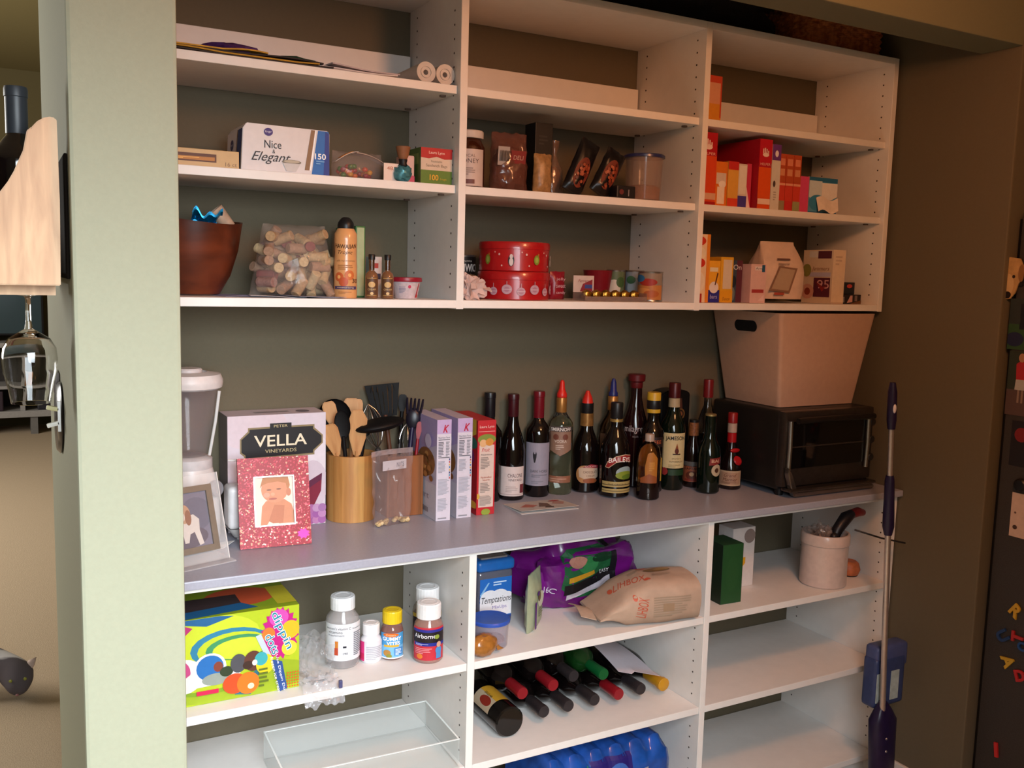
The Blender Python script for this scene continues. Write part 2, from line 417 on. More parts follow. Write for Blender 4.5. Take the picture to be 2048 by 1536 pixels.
# ================================================================== on top of the wall unit
t = thing('wicker_basket', 'brown woven wicker basket on top of the wall shelf unit', 'basket', (2.105, .16, ZT))
def weave(hw, hd, h):
    bm = bmesh.new(); n = 96; rows = 22; R_ = []
    per = []
    for i in range(n):
        a = 2*PI*i/n; c, s = math.cos(a), math.sin(a); k = (abs(c)**6+abs(s)**6)**(-1/6); per.append((hw*c*k, hd*s*k))
    for j in range(rows+1):
        z = h*j/rows; row = []
        for i, (x, y) in enumerate(per):
            d = 1+.022*math.sin(j/2*PI+ (0 if (i//2) % 2 else PI)) + .03*j/rows
            row.append(bm.verts.new((x*d, y*d, z)))
        R_.append(row)
    for j in range(rows):
        for i in range(n): bm.faces.new((R_[j][i], R_[j][(i+1) % n], R_[j+1][(i+1) % n], R_[j+1][i]))
    bm.faces.new(R_[0][::-1])
    return bm
obj('woven_body', weave(.175, .128, .105), wood('#8a4a24', '#c47a44', 20, 2, .7, 3), t)
bm = bmesh.new(); pts = []
for i in range(49):
    a = 2*PI*i/48; c, s = math.cos(a), math.sin(a); k = (abs(c)**6+abs(s)**6)**(-1/6); pts.append((.18*c*k, .132*s*k, .108+.003*math.sin(i*2.1)))
obj('rim', tube(pts, .009, 8, bm), wood('#6a3518', '#a5643a', 30, 0, .7, 3), t, SM)
t = thing('black_duffel_bag', 'slumped black fabric bag lying on the wall shelf unit beside the wicker basket', 'bag', (1.49, .16, ZT))
obj('bag_body', blob(.36, .13, .06, 0, 0, .06, 14, .35, 26, pw=.7), M('#141118', .8, var=.3, bump=.5), t, SM)
obj('strap', tube([(-.2, -.1, .09), (-.1, -.12, .125), (.02, -.1, .13), (.12, -.11, .1)], .008, 8), M('#1c181c', .8), t, SM)
obj('patch', blob(.012, .006, .014, -.1, -.118, .095, 8), M('#b0494a', .6), t, SM)['label'] = 'small red emblem'

# ================================================================== top shelf, left bay
def wavy(x0, x1, y0, y1, z0, f, a, ph):
    return lambda u, v: (x0+(x1-x0)*u, y0+(y1-y0)*v, z0+a*max(0, math.sin(f*u*PI+ph))*(.6+.4*math.sin(v*3+ph)))
t = thing('folded_party_cloth', 'purple, green and gold striped cloth folded flat on the top left shelf', 'cloth', (.34, .14, Z1))
obj('purple_fold', blob(.075, .09, .019, -.005, 0, .026, 10, .25), M('#4a2261', .7, var=.2), t, SM)
obj('green_fold', blob(.07, .085, .013, .125, -.01, .018, 10, .25), M('#17402a', .7, var=.2), t, SM)
for i, (c, a, ph, x0, x1) in enumerate((('#2c2320', .003, .4, -.19, .2), ('#b98a22', .005, .2, -.19, .17), ('#241c1c', .004, 2.4, -.18, .18), ('#c7962c', .005, 1.9, -.19, .06))):
    z0 = .003+i*.0045
    obj('cloth_layer', sheet(wavy(x0, x1, -.11+.004*i, .12, z0, 2.2, a, ph), 24, 8, .003), M(c, .7, var=.2, bump=.3), t, SM)
for i, (x0, x1, y0, rz, c, lab) in enumerate(((.5, .69, .03, 4, '#cfc4c2', 'white envelope at the bottom of the flat stack on the top left shelf'), (.51, .7, .035, -5, '#d8cdc9', 'white folded sheet lying on the envelopes on the top left shelf'), (.52, .69, .05, 9, '#bfb2b6', 'purple edged envelope on top of the flat stack on the top left shelf'))):
    cx = (x0+x1)/2; wd = x1-x0
    t = thing('envelope', lab, 'envelope', (cx, .14, Z1+.0005+i*.006), rz, 'flat paper stack on the top left shelf')
    obj('paper', sheet(lambda u, v: (-wd/2+wd*u, -.1+.19*v, .0005+.002*math.sin(u*5+i)), 14, 6, .003), M(c, .7, var=.04), t, SM)
    obj('flap', sheet(lambda u, v: (-wd/2+wd*u, -.01+.1*v*(1-abs(u-.5)), .004+.002*math.sin(u*5+i)), 14, 6, .0006), M('#5b4a78' if i == 2 else '#c2b6b4', .7), t, SM)
def paper_roll(x, lab, tail):
    t = thing('paper_roll', lab, 'roll', (x, .03, Z1), group='paper rolls on the top left shelf')
    bm = bmesh.new(); R1 = .0235
    pr = [(R1, 0), (R1, .24), (.006, .24), (.006, .003), (.018, .002), (R1, 0)]
    obj('rolled_sheet', xf(lathe(pr, 28), Matrix.Translation((0, 0, R1+.0008)) @ Matrix.Rotation(-PI/2, 4, 'X')), M('#d9cfc6', .6, var=.03), t, SM)
    obj('inner_turn', xf(lathe([(.013, .0), (.013, .01), (.0125, .01), (.0125, .0), (.013, .0)], 24), Matrix.Translation((0, 0, R1+.001)) @ Matrix.Rotation(-PI/2, 4, 'X')), M('#cbbfb4', .6), t, SM)
    if tail: obj('loose_end', sheet(lambda u, v: (-.05*u-.014, .002+.23*v, .0012+.0015*math.sin(u*9)), 10, 4, .0005), M('#d5cac0', .6), t, SM)
paper_roll(.7595, 'white paper roll with a loose end, left of the two on the top shelf', True)
paper_roll(.8078, 'white paper roll against the partition, right of the two on the top shelf', False)

# ================================================================== second shelf, left bay
t = carton('chocolate_box', 'flat cream box with a gold photo strip on the second left shelf', 'box', .17, .338, .045, .2, Z2+.0006, Z2+.038, '#c9a877',
       fr=[('r', .0, .3, .72, .45, '#5a2f16'), ('r', .0, .38, .7, .2, '#b5762e'), ('l', .02, .42, .6, .14, 2, '#f0b75a'), ('t', '16 ct', .9, .25, .22, '#8a6a4a', .14)], tp=[('r', .05, .1, .7, .7, '#7a4522')])
# napkin carton with slanted ends
t = thing('napkin_box', 'white and blue napkin carton with black script lettering on second left shelf', 'box', (.4375, .04, Z2+.0006))
hw, hh, dd = .0965, .098, .15
bm = bmesh.new()
pts = [(-hw, 0), (hw, 0), (hw, hh*.93), (hw-.004, hh), (-hw+.012, hh*1.02), (-hw+.004, hh*.9)]
obj('carton', slab(pts, dd, .0012), M('#ddd8d8', .45, var=.03), t)
prt('printed_front', t, 2*hw, hh, [
    ('p', [(.79, 0), (.999, .0), (.995, .93), (.985, .985), (.865, .99)], '#1668b4'), ('p', [(.93, 0), (.999, 0), (.995, .93), (.95, .98)], '#15388a'),
    ('p', [(.71, .1), (.77, .1), (.83, .99), (.785, .99)], '#8a6a4c'), ('p', [(.765, .1), (.785, .1), (.845, .99), (.832, .99)], '#ffffff'),
    ('e', .3, .86, .05, .085, '#3b2a78'), ('t', 'Kroger', .3, .86, .06, '#e8e4f0', .07),
    ('t', 'Nice', .35, .6, .17, '#1d1b22', .19), ('t', '&', .36, .45, .08, '#1d1b22', .03), ('t', 'Elegant', .33, .3, .26, '#1d1b22', .44, {'sh': .45}),
    ('e', .56, .25, .11, .05, '#7a7468'), ('e', .56, .26, .09, .032, '#b7ad98'), ('p', [(.46, .22), (.66, .22), (.61, .05), (.5, .05)], '#cbc7c4'),
    ('t', '150', .89, .42, .13, '#ffffff', .13, {'b': .02}), ('l', .84, .25, .1, .1, 2, '#6fa6da')], front(-hw, 0, 0))
prt('printed_side', t, dd, hh, [('p', [(.62, 0), (.9, 0), (.99, .9), (.75, .9)], '#1d3a78'), ('p', [(.55, 0), (.6, 0), (.73, .9), (.69, .9)], '#8a6a4c'), ('e', .35, .62, .1, .12, '#3a3566'), ('t', 'Kroger', .35, .62, .07, '#d8d4e4', .16), ('l', .15, .2, .3, .2, 2, '#8d8890')], lambda a, z, d: Vector((-hw-d+.0045*max(0, z/hh)*.9, dd-a, z)))
# candy bag
t = thing('gummy_candy_bag', 'clear bag of red and green candies with a white orange-striped top', 'bag', (.613, .06, Z2+.001), 3)
obj('bag_film', xf(pouch(.125, .062, .06, 14, 10, .05, .004, 60, 2., .6), Matrix.Translation((0, .02, 0))), film('#c8b0a8', .16, .12), t, SM)
obj('header_strip', sheet(lambda u, v: (-.064+.055*u, -.012+.02*v, .034+.026*math.sin(u*1.5)), 12, 4, .001), M('#d9cfca', .5), t, SM)
obj('stripe', sheet(lambda u, v: (-.052+.03*u, -.0126+.018*v, .0355+.026*math.sin((.22+u*.55)*1.5)), 8, 3, .0008), M('#d8862a', .5), t, SM)
obj('back_strip', sheet(lambda u, v: (-.005+.075*u, .01+.03*v, .06-.022*u*u+.003*math.sin(v*7)), 12, 4, .001), film('#cbbcb4', .75, .3), t, SM)
for i in range(26):
    x = random.uniform(-.045, .03); z = .009+random.uniform(0, .026)*(1-abs(x)*8)
    c = random.choice(('#a5281e', '#b8432a', '#3c6a2c', '#c8632a', '#8a2030', '#c48a2a'))
    cd = obj('gummy_candy', blob(.007, .006, .006, 0, 0, 0, 5), M(c, .35, coat=.3), None, SM)
    cd.location = (.613+x, .08+random.uniform(-.012, .012), Z2+z); tag(cd, 'small coloured gummy candy inside the clear candy bag', 'candy', 'gummy candies in the candy bag')
carton('price_card', 'small white price card standing behind the turquoise candy on second left shelf', 'card', .659, .703, .032, .034, Z2+.0006, Z2+.04, '#e8d4c8', fr=[('t', '48.5', .45, .72, .2, '#b0562c', .55)], bev=.0002, body='card_sheet')
t = thing('foil_wrapped_candy', 'turquoise foil candy pouch tied with a dark ribbon and brown top', 'candy', (.704, .028, Z2+.0004))
obj('foil_pouch', blob(.0215, .017, .019, 0, 0, .0188, 10, .5, 40), M('#4f8a94', .3, .4, var=.25, scale=80), t, SM)
obj('ribbon', lathe([(.0, .034), (.011, .035), (.0085, .042), (.0105, .05), (0, .05)], 16), M('#151216', .5), t, SM)
obj('gathered_top', lathe([(.009, .05), (.013, .06), (.017, .078), (.015, .079), (.01, .062), (0, .055)], 14), M('#8a5a3a', .6, var=.2), t, SM)
carton('paper_sack', 'small white sack with pink flowers beside the sandwich bag box', 'bag', .7145, .742, .05, .1, Z2+.0006, Z2+.064, '#d8b4ac', fr=[('e', .2, .12, .3, .12, '#a3382c'), ('e', .8, .14, .3, .14, '#c04a68')], bev=.004, body='sack')
carton('sandwich_bag_box', 'green white and red sandwich bag box against the left partition', 'box', .749, .8285, .03, .16, Z2+.0006, Z2+.083, '#b9a893',
       fr=[('r', 0, 0, 1, .38, '#587b2c'), ('r', 0, .38, 1, .4, '#d3beaa'), ('p', [(0, .72), (.25, .70), (.5, .76), (.75, .70), (1, .72), (1, 1), (0, 1)], '#b01a22'), ('t', 'Laura Lynn', .5, .86, .1, '#f2dcd2', .5), ('t', 'Sandwich Bags', .5, .5, .1, '#7a6a55', .68), ('t', 'Resealable', .5, .63, .06, '#9a8a72', .35), ('t', '100', .42, .18, .16, '#e0a832', .28, {'b': .02}), ('t', 'bags', .72, .14, .08, '#b9a832', .2)],
       lf=[('r', 0, 0, 1, 1, '#4f6a32'), ('r', .1, .55, .8, .3, '#7a8a4a')])

# ================================================================== third shelf, left bay
t = thing('wooden_bowl', 'large dark brown carved wooden bowl on the bottom left shelf', 'bowl', (.258, .172, Z3))
bm = lathe([(0, 0), (.05, 0), (.062, .004), (.085, .045), (.102, .1), (.111, .155), (.1125, .162), (.108, .162), (.098, .11), (.08, .05), (.05, .014), (0, .012)], 40)
for v in bm.verts:
    if v.co.z > .12: v.co.z += .006*math.sin(math.atan2(v.co.y, v.co.x)*2+.6)
obj('bowl_body', bm, wood('#3a170c', '#6b3018', 5, 0, .35, 3), t, SM)
t = thing('blue_foil_wrapper', 'shiny blue foil wrapper sticking up out of the wooden bowl', 'wrapper', (.29, .15, Z3+.142))
bm = sheet(lambda u, v: (-.033+.066*u, .012*math.sin(v*5), .004+.034*v*(1+.25*math.sin(u*14))+.006*math.sin(u*9)), 16, 8, .002)
obj('foil', bm, M('#0f6f9a', .18, .7, var=.35, scale=120), t, SM)
t = thing('crumpled_cup', 'crumpled pale paper cup lying on the wooden bowl', 'cup', (.335, .165, Z3+.162))
obj('paper_cup', xf(lathe([(0, 0), (.014, 0), (.02, .05), (.0185, .05), (.013, .003), (0, .003)], 14), Matrix.Rotation(math.radians(-42), 4, 'Y') @ Matrix.Translation((0, 0, -.012))), M('#b59a83', .6, var=.15), t, SM)
for i, (x, y, rz, c) in enumerate(((.36, .13, 8, '#8f93b8'), (.43, .1, -9, '#c4c4cc'), (.5, .085, 14, '#a9adc2'))):
    wd, dp = .12, .13
    s = obj('flyer', xf(sheet(lambda u, v: (-wd/2+wd*u, -dp/2+dp*v, .0006+.0012*math.sin(u*4+i)), 8, 4, .0006), Matrix.Translation((x, y, Z3+.0012*i)) @ Matrix.Rotation(math.radians(rz), 4, 'Z')), M(c, .5, var=.15, scale=50), None, SM)
    tag(s, ('blue printed flyer lying under the wooden bowl edge', 'white printed flyer lying under the cork bag', 'pale flyer lying in front of the sunscreen can')[i], 'flyer', 'flyers on the bottom left shelf')
# bag of corks
CORKM = [M(c, .8, var=.18, scale=150) for c in ('#b59a72', '#a98a66', '#c2a981', '#9b7a63', '#8d6a62', '#7a3b3c')]
cme = []
for m_ in CORKM:
    b = lathe([(0, 0), (.0105, 0), (.0115, .0012), (.0115, .0428), (.0105, .044), (0, .044)], 14)
    me = bpy.data.meshes.new('cork'); b.normal_update()
    for e in b.edges: e.smooth = e.calc_face_angle(0) < .6
    for f in b.faces: f.smooth = True
    b.to_mesh(me); b.free(); me.materials.append(m_); cme.append(me)
rc = random.Random(11); placed = []
bagx = .478; k = 0; tries = 0
while k < 62 and tries < 6000:
    tries += 1
    z = .012+.122*rc.random(); xr = .078-.2*max(0, z-.06)*.9
    x = rc.uniform(-xr, xr); y = .125+rc.uniform(-.042, .042)*(1-.35*z/.13)
    if any((x-a)**2+(y-b)**2+(z-c)**2 < .0215**2 for a, b, c in placed): continue
    placed.append((x, y, z)); k += 1
    o = bpy.data.objects.new('cork', cme[rc.choices(range(6), (4, 4, 3, 3, 2, 1))[0]]); COL.objects.link(o)
    tilt = Matrix.Rotation(rc.uniform(0, PI), 4, 'Z') @ Matrix.Rotation(rc.choice((90, 70, 110, 40, 90))*PI/180, 4, 'Y' if rc.random() < .6 else 'X')
    o.matrix_world = Matrix.Translation((bagx+x, y, Z3+.004+z)) @ tilt @ Matrix.Translation((0, 0, -.022))
    tag(o, 'wine bottle cork piled inside the clear plastic bag', 'cork', 'wine corks in the clear bag')
t = thing('cork_bag', 'clear plastic bag filled with wine corks beside the wooden bowl', 'bag', (bagx, .125, Z3+.0035))
obj('bag_film', pouch(.205, .16, .15, 18, 18, .3, .005, 60, 4., .85), film('#d8c4b8', .16, .08, .5, 22), t, SM)
# sunscreen
t = thing('sunscreen_can', 'tan sunscreen spray can with a black cap on the bottom left shelf', 'spray can', (.585, .077, Z3+.0005))
obj('can_body', lathe([(0, 0), (.025, 0), (.0265, .003), (.0265, .07), (.0245, .105), (.026, .13), (.0255, .146), (.019, .158), (0, .158)], 32), M('#d79a62', .3, var=.03, coat=.4), t, SM)
obj('spray_cap', lathe([(.0185, .157), (.019, .165), (.0175, .172), (.011, .181), (.006, .184), (0, .184)], 28), BLACKP, t, SM)
prt('printed_label', t, .075, .14, [('t', 'HAWAIIAN', .5, .79, .07, '#4a2a18', .78, {'b': .02, 'arc': -.02}), ('t', 'Tropic', .48, .69, .08, '#4a2a18', .5, {'sh': .3}), ('t', 'silk hydration', .5, .56, .035, '#8a5a34', .6), ('l', .25, .42, .5, .09, 3, '#a8703f'), ('e', .3, .3, .14, .075, '#c05a2c'), ('e', .62, .33, .15, .08, '#c96a34'), ('e', .44, .22, .14, .075, '#b9502a'), ('e', .3, .3, .05, .03, '#e8a860'), ('e', .62, .33, .05, .03, '#e8a860'), ('t', '30', .8, .24, .07, '#5a2a1a', .2), ('r', .15, .1, .7, .05, '#4a3a5a'), ('t', 'moisturizing', .5, .125, .028, '#e0c8b0', .5), ('l', .3, .03, .4, .04, 2, '#a8703f')],
    lambda x, z, d: (lambda r, a: Vector(((r+d)*math.sin(a), -(r+d)*math.cos(a), .006+z)))((.0265 if z < .064 else .0265-.002*min(1, (z-.064)/.035) if z < .1 else .0245+.0015*min(1, (z-.1)/.025)), (x-.0375)/.0265-.32), .003)
# green book pair + white box
t = thing('green_notebook', 'slim green notebook standing behind the sunscreen can', 'book', (.634, .19, Z3+.0005))
obj('cover', box(-.012, .012, -.075, .075, 0, .168, .002), M('#2f6b34', .5, var=.2), t)
obj('pages', box(-.009, .009, -.0762, .06, .004, .164), M('#a8b48a', .7), t)
carton('cream_booklet', 'cream paper booklet leaning behind the sunscreen can', 'booklet', .604, .62, .1, .13, Z3+.0005, Z3+.13, '#b59a70', bev=.001, body='pages')
def mini(x, lab):
    t = thing('mini_liquor_bottle', lab, 'bottle', (x, .048, Z3+.0005), group='mini bottles on the bottom left shelf')
    obj('bottle_glass', lathe([(0, 0), (.0135, 0), (.015, .002), (.015, .05), (.0125, .058), (.0062, .064), (.0062, .09), (0, .09)], 22), M('#7a5236', .12, var=.08, coat=.5), t, SM)
    obj('neck_glass', lathe([(.0064, .066), (.0066, .0885), (.0064, .0885)], 16), glass('#cfc4b8'), t, SM)
    obj('cap', lathe([(0, .089), (.0078, .089), (.008, .1), (.007, .1015), (0, .1015)], 18), BLACKP, t, SM)
    prt('printed_label', t, .026, .042, [('r', 0, 0, 1, 1, '#5a3a24'), ('r', .05, .02, .9, .03, '#b58a4a'), ('r', .05, .95, .9, .03, '#b58a4a'), ('e', .5, .62, .3, .16, '#c9a46a'), ('t', 'CREAM', .5, .36, .1, '#d8b47a', .7), ('e', .5, .14, .14, .08, '#d8b47a')], around(.0151, .006, .026, -18), .003)
mini(.638, 'mini cream liqueur bottle, left of the two on the bottom left shelf')
mini(.677, 'mini cream liqueur bottle beside the red-lidded cup on the left shelf')
carton('pill_box', 'small white box with red print behind the mini bottles', 'box', .66, .69, .12, .15, Z3+.0005, Z3+.098, '#c9c4c4', fr=[('r', .2, .72, .5, .12, '#a83a34'), ('r', .3, .45, .6, .14, '#2c3050')])
t = thing('lidded_snack_cup', 'small white printed snack cup with a red lid on the left shelf', 'cup', (.7345, .075, Z3+.0005))
obj('cup_body', lathe([(0, 0), (.026, 0), (.027, .002), (.034, .04), (0, .04)], 30), M('#c4b4b8', .4, var=.12, scale=120), t, SM)
obj('lid', lathe([(0, .04), (.0375, .04), (.0385, .043), (.037, .05), (.03, .051), (0, .049)], 30), M('#8e1a2c', .35), t, SM)
prt('printed_label', t, .07, .034, [('p', [(.7, 0), (.78, 0), (.86, 1), (.8, 1)], '#a83038'), ('l', .1, .3, .25, .5, 5, '#8a8498'), ('e', .45, .75, .05, .12, '#c03a5a'), ('e', .78, .1, .06, .12, '#b02a2a')], lambda x, z, d: (lambda r, a: Vector(((r+d)*math.sin(a), -(r+d)*math.cos(a), .003+z)))(.0272+.0068*z/.038, (x-.035)/.03), .004)

# ================================================================== middle bay, second shelf
t = thing('honey_jar', 'amber honey jar with a white lid and cream label on the middle shelf', 'jar', (.906, .1, Z2+.0005))
obj('jar_body', lathe([(0, 0), (.036, 0), (.039, .004), (.039, .1), (.03, .118), (.027, .122), (0, .122)], 32), M('#3a1a0c', .12, var=.2, coat=.5), t, SM)
obj('lid', lathe([(0, .122), (.034, .122), (.0355, .124), (.0355, .138), (.033, .1405), (0, .1405)], 32), M('#cfc3ba', .45), t, SM)
prt('printed_label', t, .085, .088, [('r', 0, 0, 1, 1, '#c9b8b0'), ('t', 'LOCAL', .5, .82, .08, '#6a5a50', .4), ('t', 'HONEY', .5, .68, .12, '#4a342c', .62), ('l', .3, .3, .4, .22, 4, '#8a7a72'), ('r', .32, .06, .36, .12, '#6a3a34')], around(.0392, .006, .085, -26), .004)
t = thing('cookie_bag', 'crinkled clear cookie bag with a white barcode and red label', 'bag', (1.012, .09, Z2+.0005), -4)
obj('bag_film', pouch(.105, .145, .07, 14, 16, .1, .007, 55, 7., .5), film('#7a4a3c', .55, .14, .5, 25), t, SM)
obj('contents', blob(.043, .024, .055, 0, 0, .056, 10, .3, 30), M('#4a2418', .7, var=.4, scale=70), t, SM)
fn = lambda x, z, d: Vector((-.042+x, -.0345-d+.012*abs(z-.03)/.05, .062+z))
prt('printed_label', t, .075, .05, [('r', 0, 0, .42, .9, '#a39a96'), ('r', .46, .12, .54, .62, '#7a1a1a'), ('t', 'DELI', .72, .4, .2, '#c49a8a', .35)]+[('r', .06+.035*i, .2, .014+.006*(i % 3), .5, '#2c2422') for i in range(10)], fn)
carton('upright_black_box', 'tall narrow black box standing behind the tan packet', 'box', 1.096, 1.148, .105, .16, Z2+.0005, Z2+.183, '#12100f', fr=[('l', .2, .7, .6, .15, 3, '#2c2826')])
t = thing('tan_snack_packet', 'tan speckled snack packet in front of the black box', 'packet', (1.094, .062, Z2+.0005), 5)
obj('packet_body', pouch(.055, .098, .036, 10, 12, .05, .003, 60, 3., .7), M('#9a7448', .35, var=.3, scale=90), t, SM)
t = thing('twisted_bread_bag', 'clear bag with a twisted top beside the tan packet', 'bag', (1.176, .14, Z2+.0005))
obj('bag_film', xf(lathe([(0, 0), (.025, .0), (.028, .02), (.024, .07), (.008, .1), (.005, .112), (.012, .135), (.013, .146), (.006, .13)], 18), Matrix.Diagonal((1.0, .7, 1, 1))), film('#8a6a58', .45, .12, .5, 25), t, SM)
obj('bread', blob(.022, .014, .038, 0, 0, .04, 9, .3), M('#7a4a2c', .8, var=.3), t, SM)
for i, (x, y, lean, lab) in enumerate(((1.215, .085, 24, 'black pouch of glazed nuts with an orange window, left of the two'), (1.29, .07, 27, 'black pouch of glazed nuts leaning beside the clear tumbler'))):
    A = Matrix.Translation((x-.02, y, Z2+.0125)) @ Matrix.Rotation(math.radians(lean), 4, 'Y')
    t = thing('nut_pouch', lab, 'pouch', mat4=A, group='black nut pouches')
    obj('pouch_body', pouch(.062, .145-.02*i, .034, 12, 14, .05, .003, 60, i*3., .75), M('#141012', .28, var=.2), t, SM)
    fn = lambda a, b, d: Vector((a-.021, -.0205-d+.009*((a-.021)/.025)**2+.006*((b-.04)/.05)**2, .012+b))
    pr = [('e', .5, .5, .5, .5, '#6f2c1a')]
    rr = random.Random(i)
    for k in range(22):
        a_, r_ = rr.uniform(0, 2*PI), rr.uniform(0, .42); pr.append(('e', .5+r_*math.cos(a_)*.9, .5+r_*math.sin(a_), .09, .05, rr.choice(('#8a3a20', '#9a4a2a', '#5a2014', '#a8583a'))))
    prt('window', t, .042, .085, pr, fn, .004, step=.00006)
carton('dark_packet', 'small dark packet lying low in front of the nut pouches', 'packet', 1.302, 1.362, .03, .07, Z2+.0005, Z2+.034, '#161216', fr=[('e', .25, .5, .12, .2, '#6a2c2c'), ('r', .6, .2, .05, .5, '#8a8488')], bev=.004, body='packet_body')
t = thing('lidded_tumbler', 'tall clear plastic tumbler with a blue lid holding brown sugar', 'tumbler', (1.437, .1, Z2+.0005))
obj('cup', lathe([(0, 0), (.044, 0), (.046, .003), (.052, .118), (.05, .118), (.044, .006), (0, .005)], 32), film('#b59a8c', .3, .1), t, SM)
obj('lid', lathe([(0, .12), (.054, .12), (.0565, .118), (.0565, .124), (.053, .127), (0, .126)], 32), film('#2a2f6a', .8, .25), t, SM)
obj('sugar', lathe([(0, .006), (.0435, .0065), (.0455, .04), (.03, .046), (0, .042)], 28), M('#9a5a30', .9, var=.15, bump=.5), t, SM)

# ================================================================== middle bay, third shelf
t = thing('hot_sauce_bottle', 'red hot sauce bottle with a yellow cap beside the partition', 'bottle', (.882, .12, Z3+.0005))
obj('bottle_glass', lathe([(0, 0), (.02, 0), (.021, .003), (.021, .11), (.011, .14), (.009, .168), (0, .168)], 22), M('#7a1e14', .15, var=.2), t, SM)
obj('cap', lathe([(0, .166), (.011, .166), (.011, .188), (0, .189)], 18), M('#c79a2a', .4), t, SM)
prt('printed_label', t, .04, .06, [('r', 0, 0, 1, 1, '#b58a80'), ('r', 0, .4, 1, .3, '#a02a20')], around(.0212, .03, .04, 20), .004)
def can(name, lab, x, y, r, h, shapes, col='#8a8480', rot=0, W=None, group=None):
    t = thing(name, lab, 'can', (x, y, Z3+.0005), rot, group)
    obj('tin_body', lathe([(0, .002), (r-.002, .002), (r, 0), (r+.0008, .001), (r, .004), (r, h-.004), (r+.0008, h-.001), (r, h), (r-.002, h-.0015), (r-.003, h-.004), (0, h-.004)], 34), M('#a8a29c', .3, .9), t, SM)
    W = W or 2.6*r
    prt('printed_label', t, W, h-.01, [('r', 0, 0, 1, 1, col)]+shapes, around(r+.0003, .005, W, -28), .004)
    return t
can('sloppy_joe_can', 'dark sloppy joe sauce can behind the red tins', .962, .247, .037, .112, [('r', 0, .55, 1, .45, '#1a1210'), ('t', 'Hunts', .5, .9, .06, '#c8b8ac', .3), ('t', 'MANWICH', .5, .72, .2, '#e0d4cc', .86, {'b': .02}), ('t', 'Original', .55, .52, .1, '#d8a070', .5, {'sh': .3}), ('e', .3, .3, .3, .14, '#a85a2c'), ('e', .6, .24, .32, .15, '#8a5a30'), ('r', 0, 0, 1, .08, '#7a3a20'), ('e', .15, .42, .12, .08, '#2a5a9a')], '#5a2c1a', 24, .1)
t = thing('crumpled_napkin', 'crumpled white paper napkin beside the middle shelf partition', 'napkin', (.897, .06, Z3+.0005), 12)
bm = blob(.032, .022, .027, 0, 0, .027, 12, .9, 26, pw=.6)
obj('paper', bm, M('#c9aea6', .75, var=.06), t)
obj('torn_flap', sheet(lambda u, v: (.015+.04*u, -.02+.03*v, .03+.012*u*math.sin(v*4)-.012*u), 8, 6, .001), M('#c4a8a0', .75), t, SM)
RED = M('#a8151a', .3, var=.05, coat=.4)
def tin(x, y, z, r, h, lab, lidh, shapes, upper):
    t = thing('christmas_tin', lab, 'tin', (x, y, z), 0, 'stacked red cookie tins')
    obj('tin_body', lathe([(0, 0), (r-.002, 0), (r, .002), (r, h-lidh), (0, h-lidh)], 48), RED, t, SM)
    obj('lid', lathe([(r-.001, h-lidh-.001), (r+.0015, h-lidh), (r+.0015, h-.004), (r-.001, h), (r-.006, h), (r-.01, h-.003), (0, h-.003)], 48), RED, t, SM)
    prt('printed_pattern', t, .24, h-lidh, shapes, around(r+.0002, 0, .24, -18), .004)
    return t
sh = []
for k in range(7):
    cx = .06+.15*k; cy = .42 if k % 2 else .52; r_ = .05
    sh += [('e', cx, cy, .045 if k % 2 else .055, .2 if k % 2 else .24, '#b594a2'), ('e', cx, cy, .03, .13, '#a87a8c'), ('r', cx-.045, cy-.02, .09, .04, '#c9b0ba'), ('r', cx-.004, cy+.2, .008, .2, '#b58a94')]
tin(1.058, .132, Z3+.0005, .093, .071, 'red cookie tin with silver bauble pattern, lower of the two stacked', .02, sh, False)
sh = [('r', .0, .0, 1, .0, '#a8151a')]
for k, (cx, kind) in enumerate(((.12, 'g'), (.27, 's'), (.40, 'p'), (.56, 's'), (.68, 'g'), (.83, 's'), (.95, 'p'))):
    if kind == 'g': sh += [('e', cx, .52, .036, .22, '#7a8a2c'), ('e', cx, .52, .02, .13, '#98a84a'), ('r', cx+.01, .7, .02, .1, '#a8682a')]
    elif kind == 'p': sh += [('e', cx, .48, .032, .26, '#1a1416'), ('e', cx, .42, .022, .18, '#cfc4c4'), ('e', cx, .66, .018, .1, '#cfc4c4')]
    else: sh += [('e', cx, .75, .01, .05, '#d8b0ac'), ('e', cx-.05, .85, .007, .035, '#d8b0ac'), ('e', cx+.03, .25, .008, .04, '#d8b0ac')]
tin(1.058, .132, Z3+.0722, .091, .074, 'red cookie tin with green and penguin ornaments, upper of the two stacked', .018, sh, True)
t = thing('red_print_pouch', 'small red pouch with white lettering beside the red tins', 'pouch', (1.21, .165, Z3+.0005), 8)
obj('pouch_body', pouch(.05, .075, .03, 10, 10, .0, .003, 60, 5., .8), M('#8a1626', .3), t, SM)
prt('printed_front', t, .04, .06, [('t', 'jelly', .5, .8, .16, '#d8a8b0', .8), ('t', 'sweet', .5, .5, .16, '#d8a8b0', .8), ('t', 'candy', .5, .2, .16, '#d8a8b0', .8)], lambda x, z, d: Vector((x-.02, -.0175-d, .006+z)))
t = thing('chocolate_tray', 'clear tray of gold wrapped chocolates with a printed flap', 'tray', (1.325, .075, Z3+.0005))
bm = box(-.1, .1, -.03, .03, 0, .002); box(-.1, .1, -.03, -.0292, .002, .012, bm=bm); box(-.1, .1, .0292, .03, .002, .022, bm=bm); box(-.1, -.0992, -.03, .03, .002, .022, bm=bm); box(.0992, .1, -.03, .03, .002, .022, bm=bm)
obj('tray_shell', bm, film('#a08a80', .35, .1), t)
obj('hinged_lid', box(-.1, -.035, .0295, .0305, .022, .066), M('#c9b8b0', .4), t)
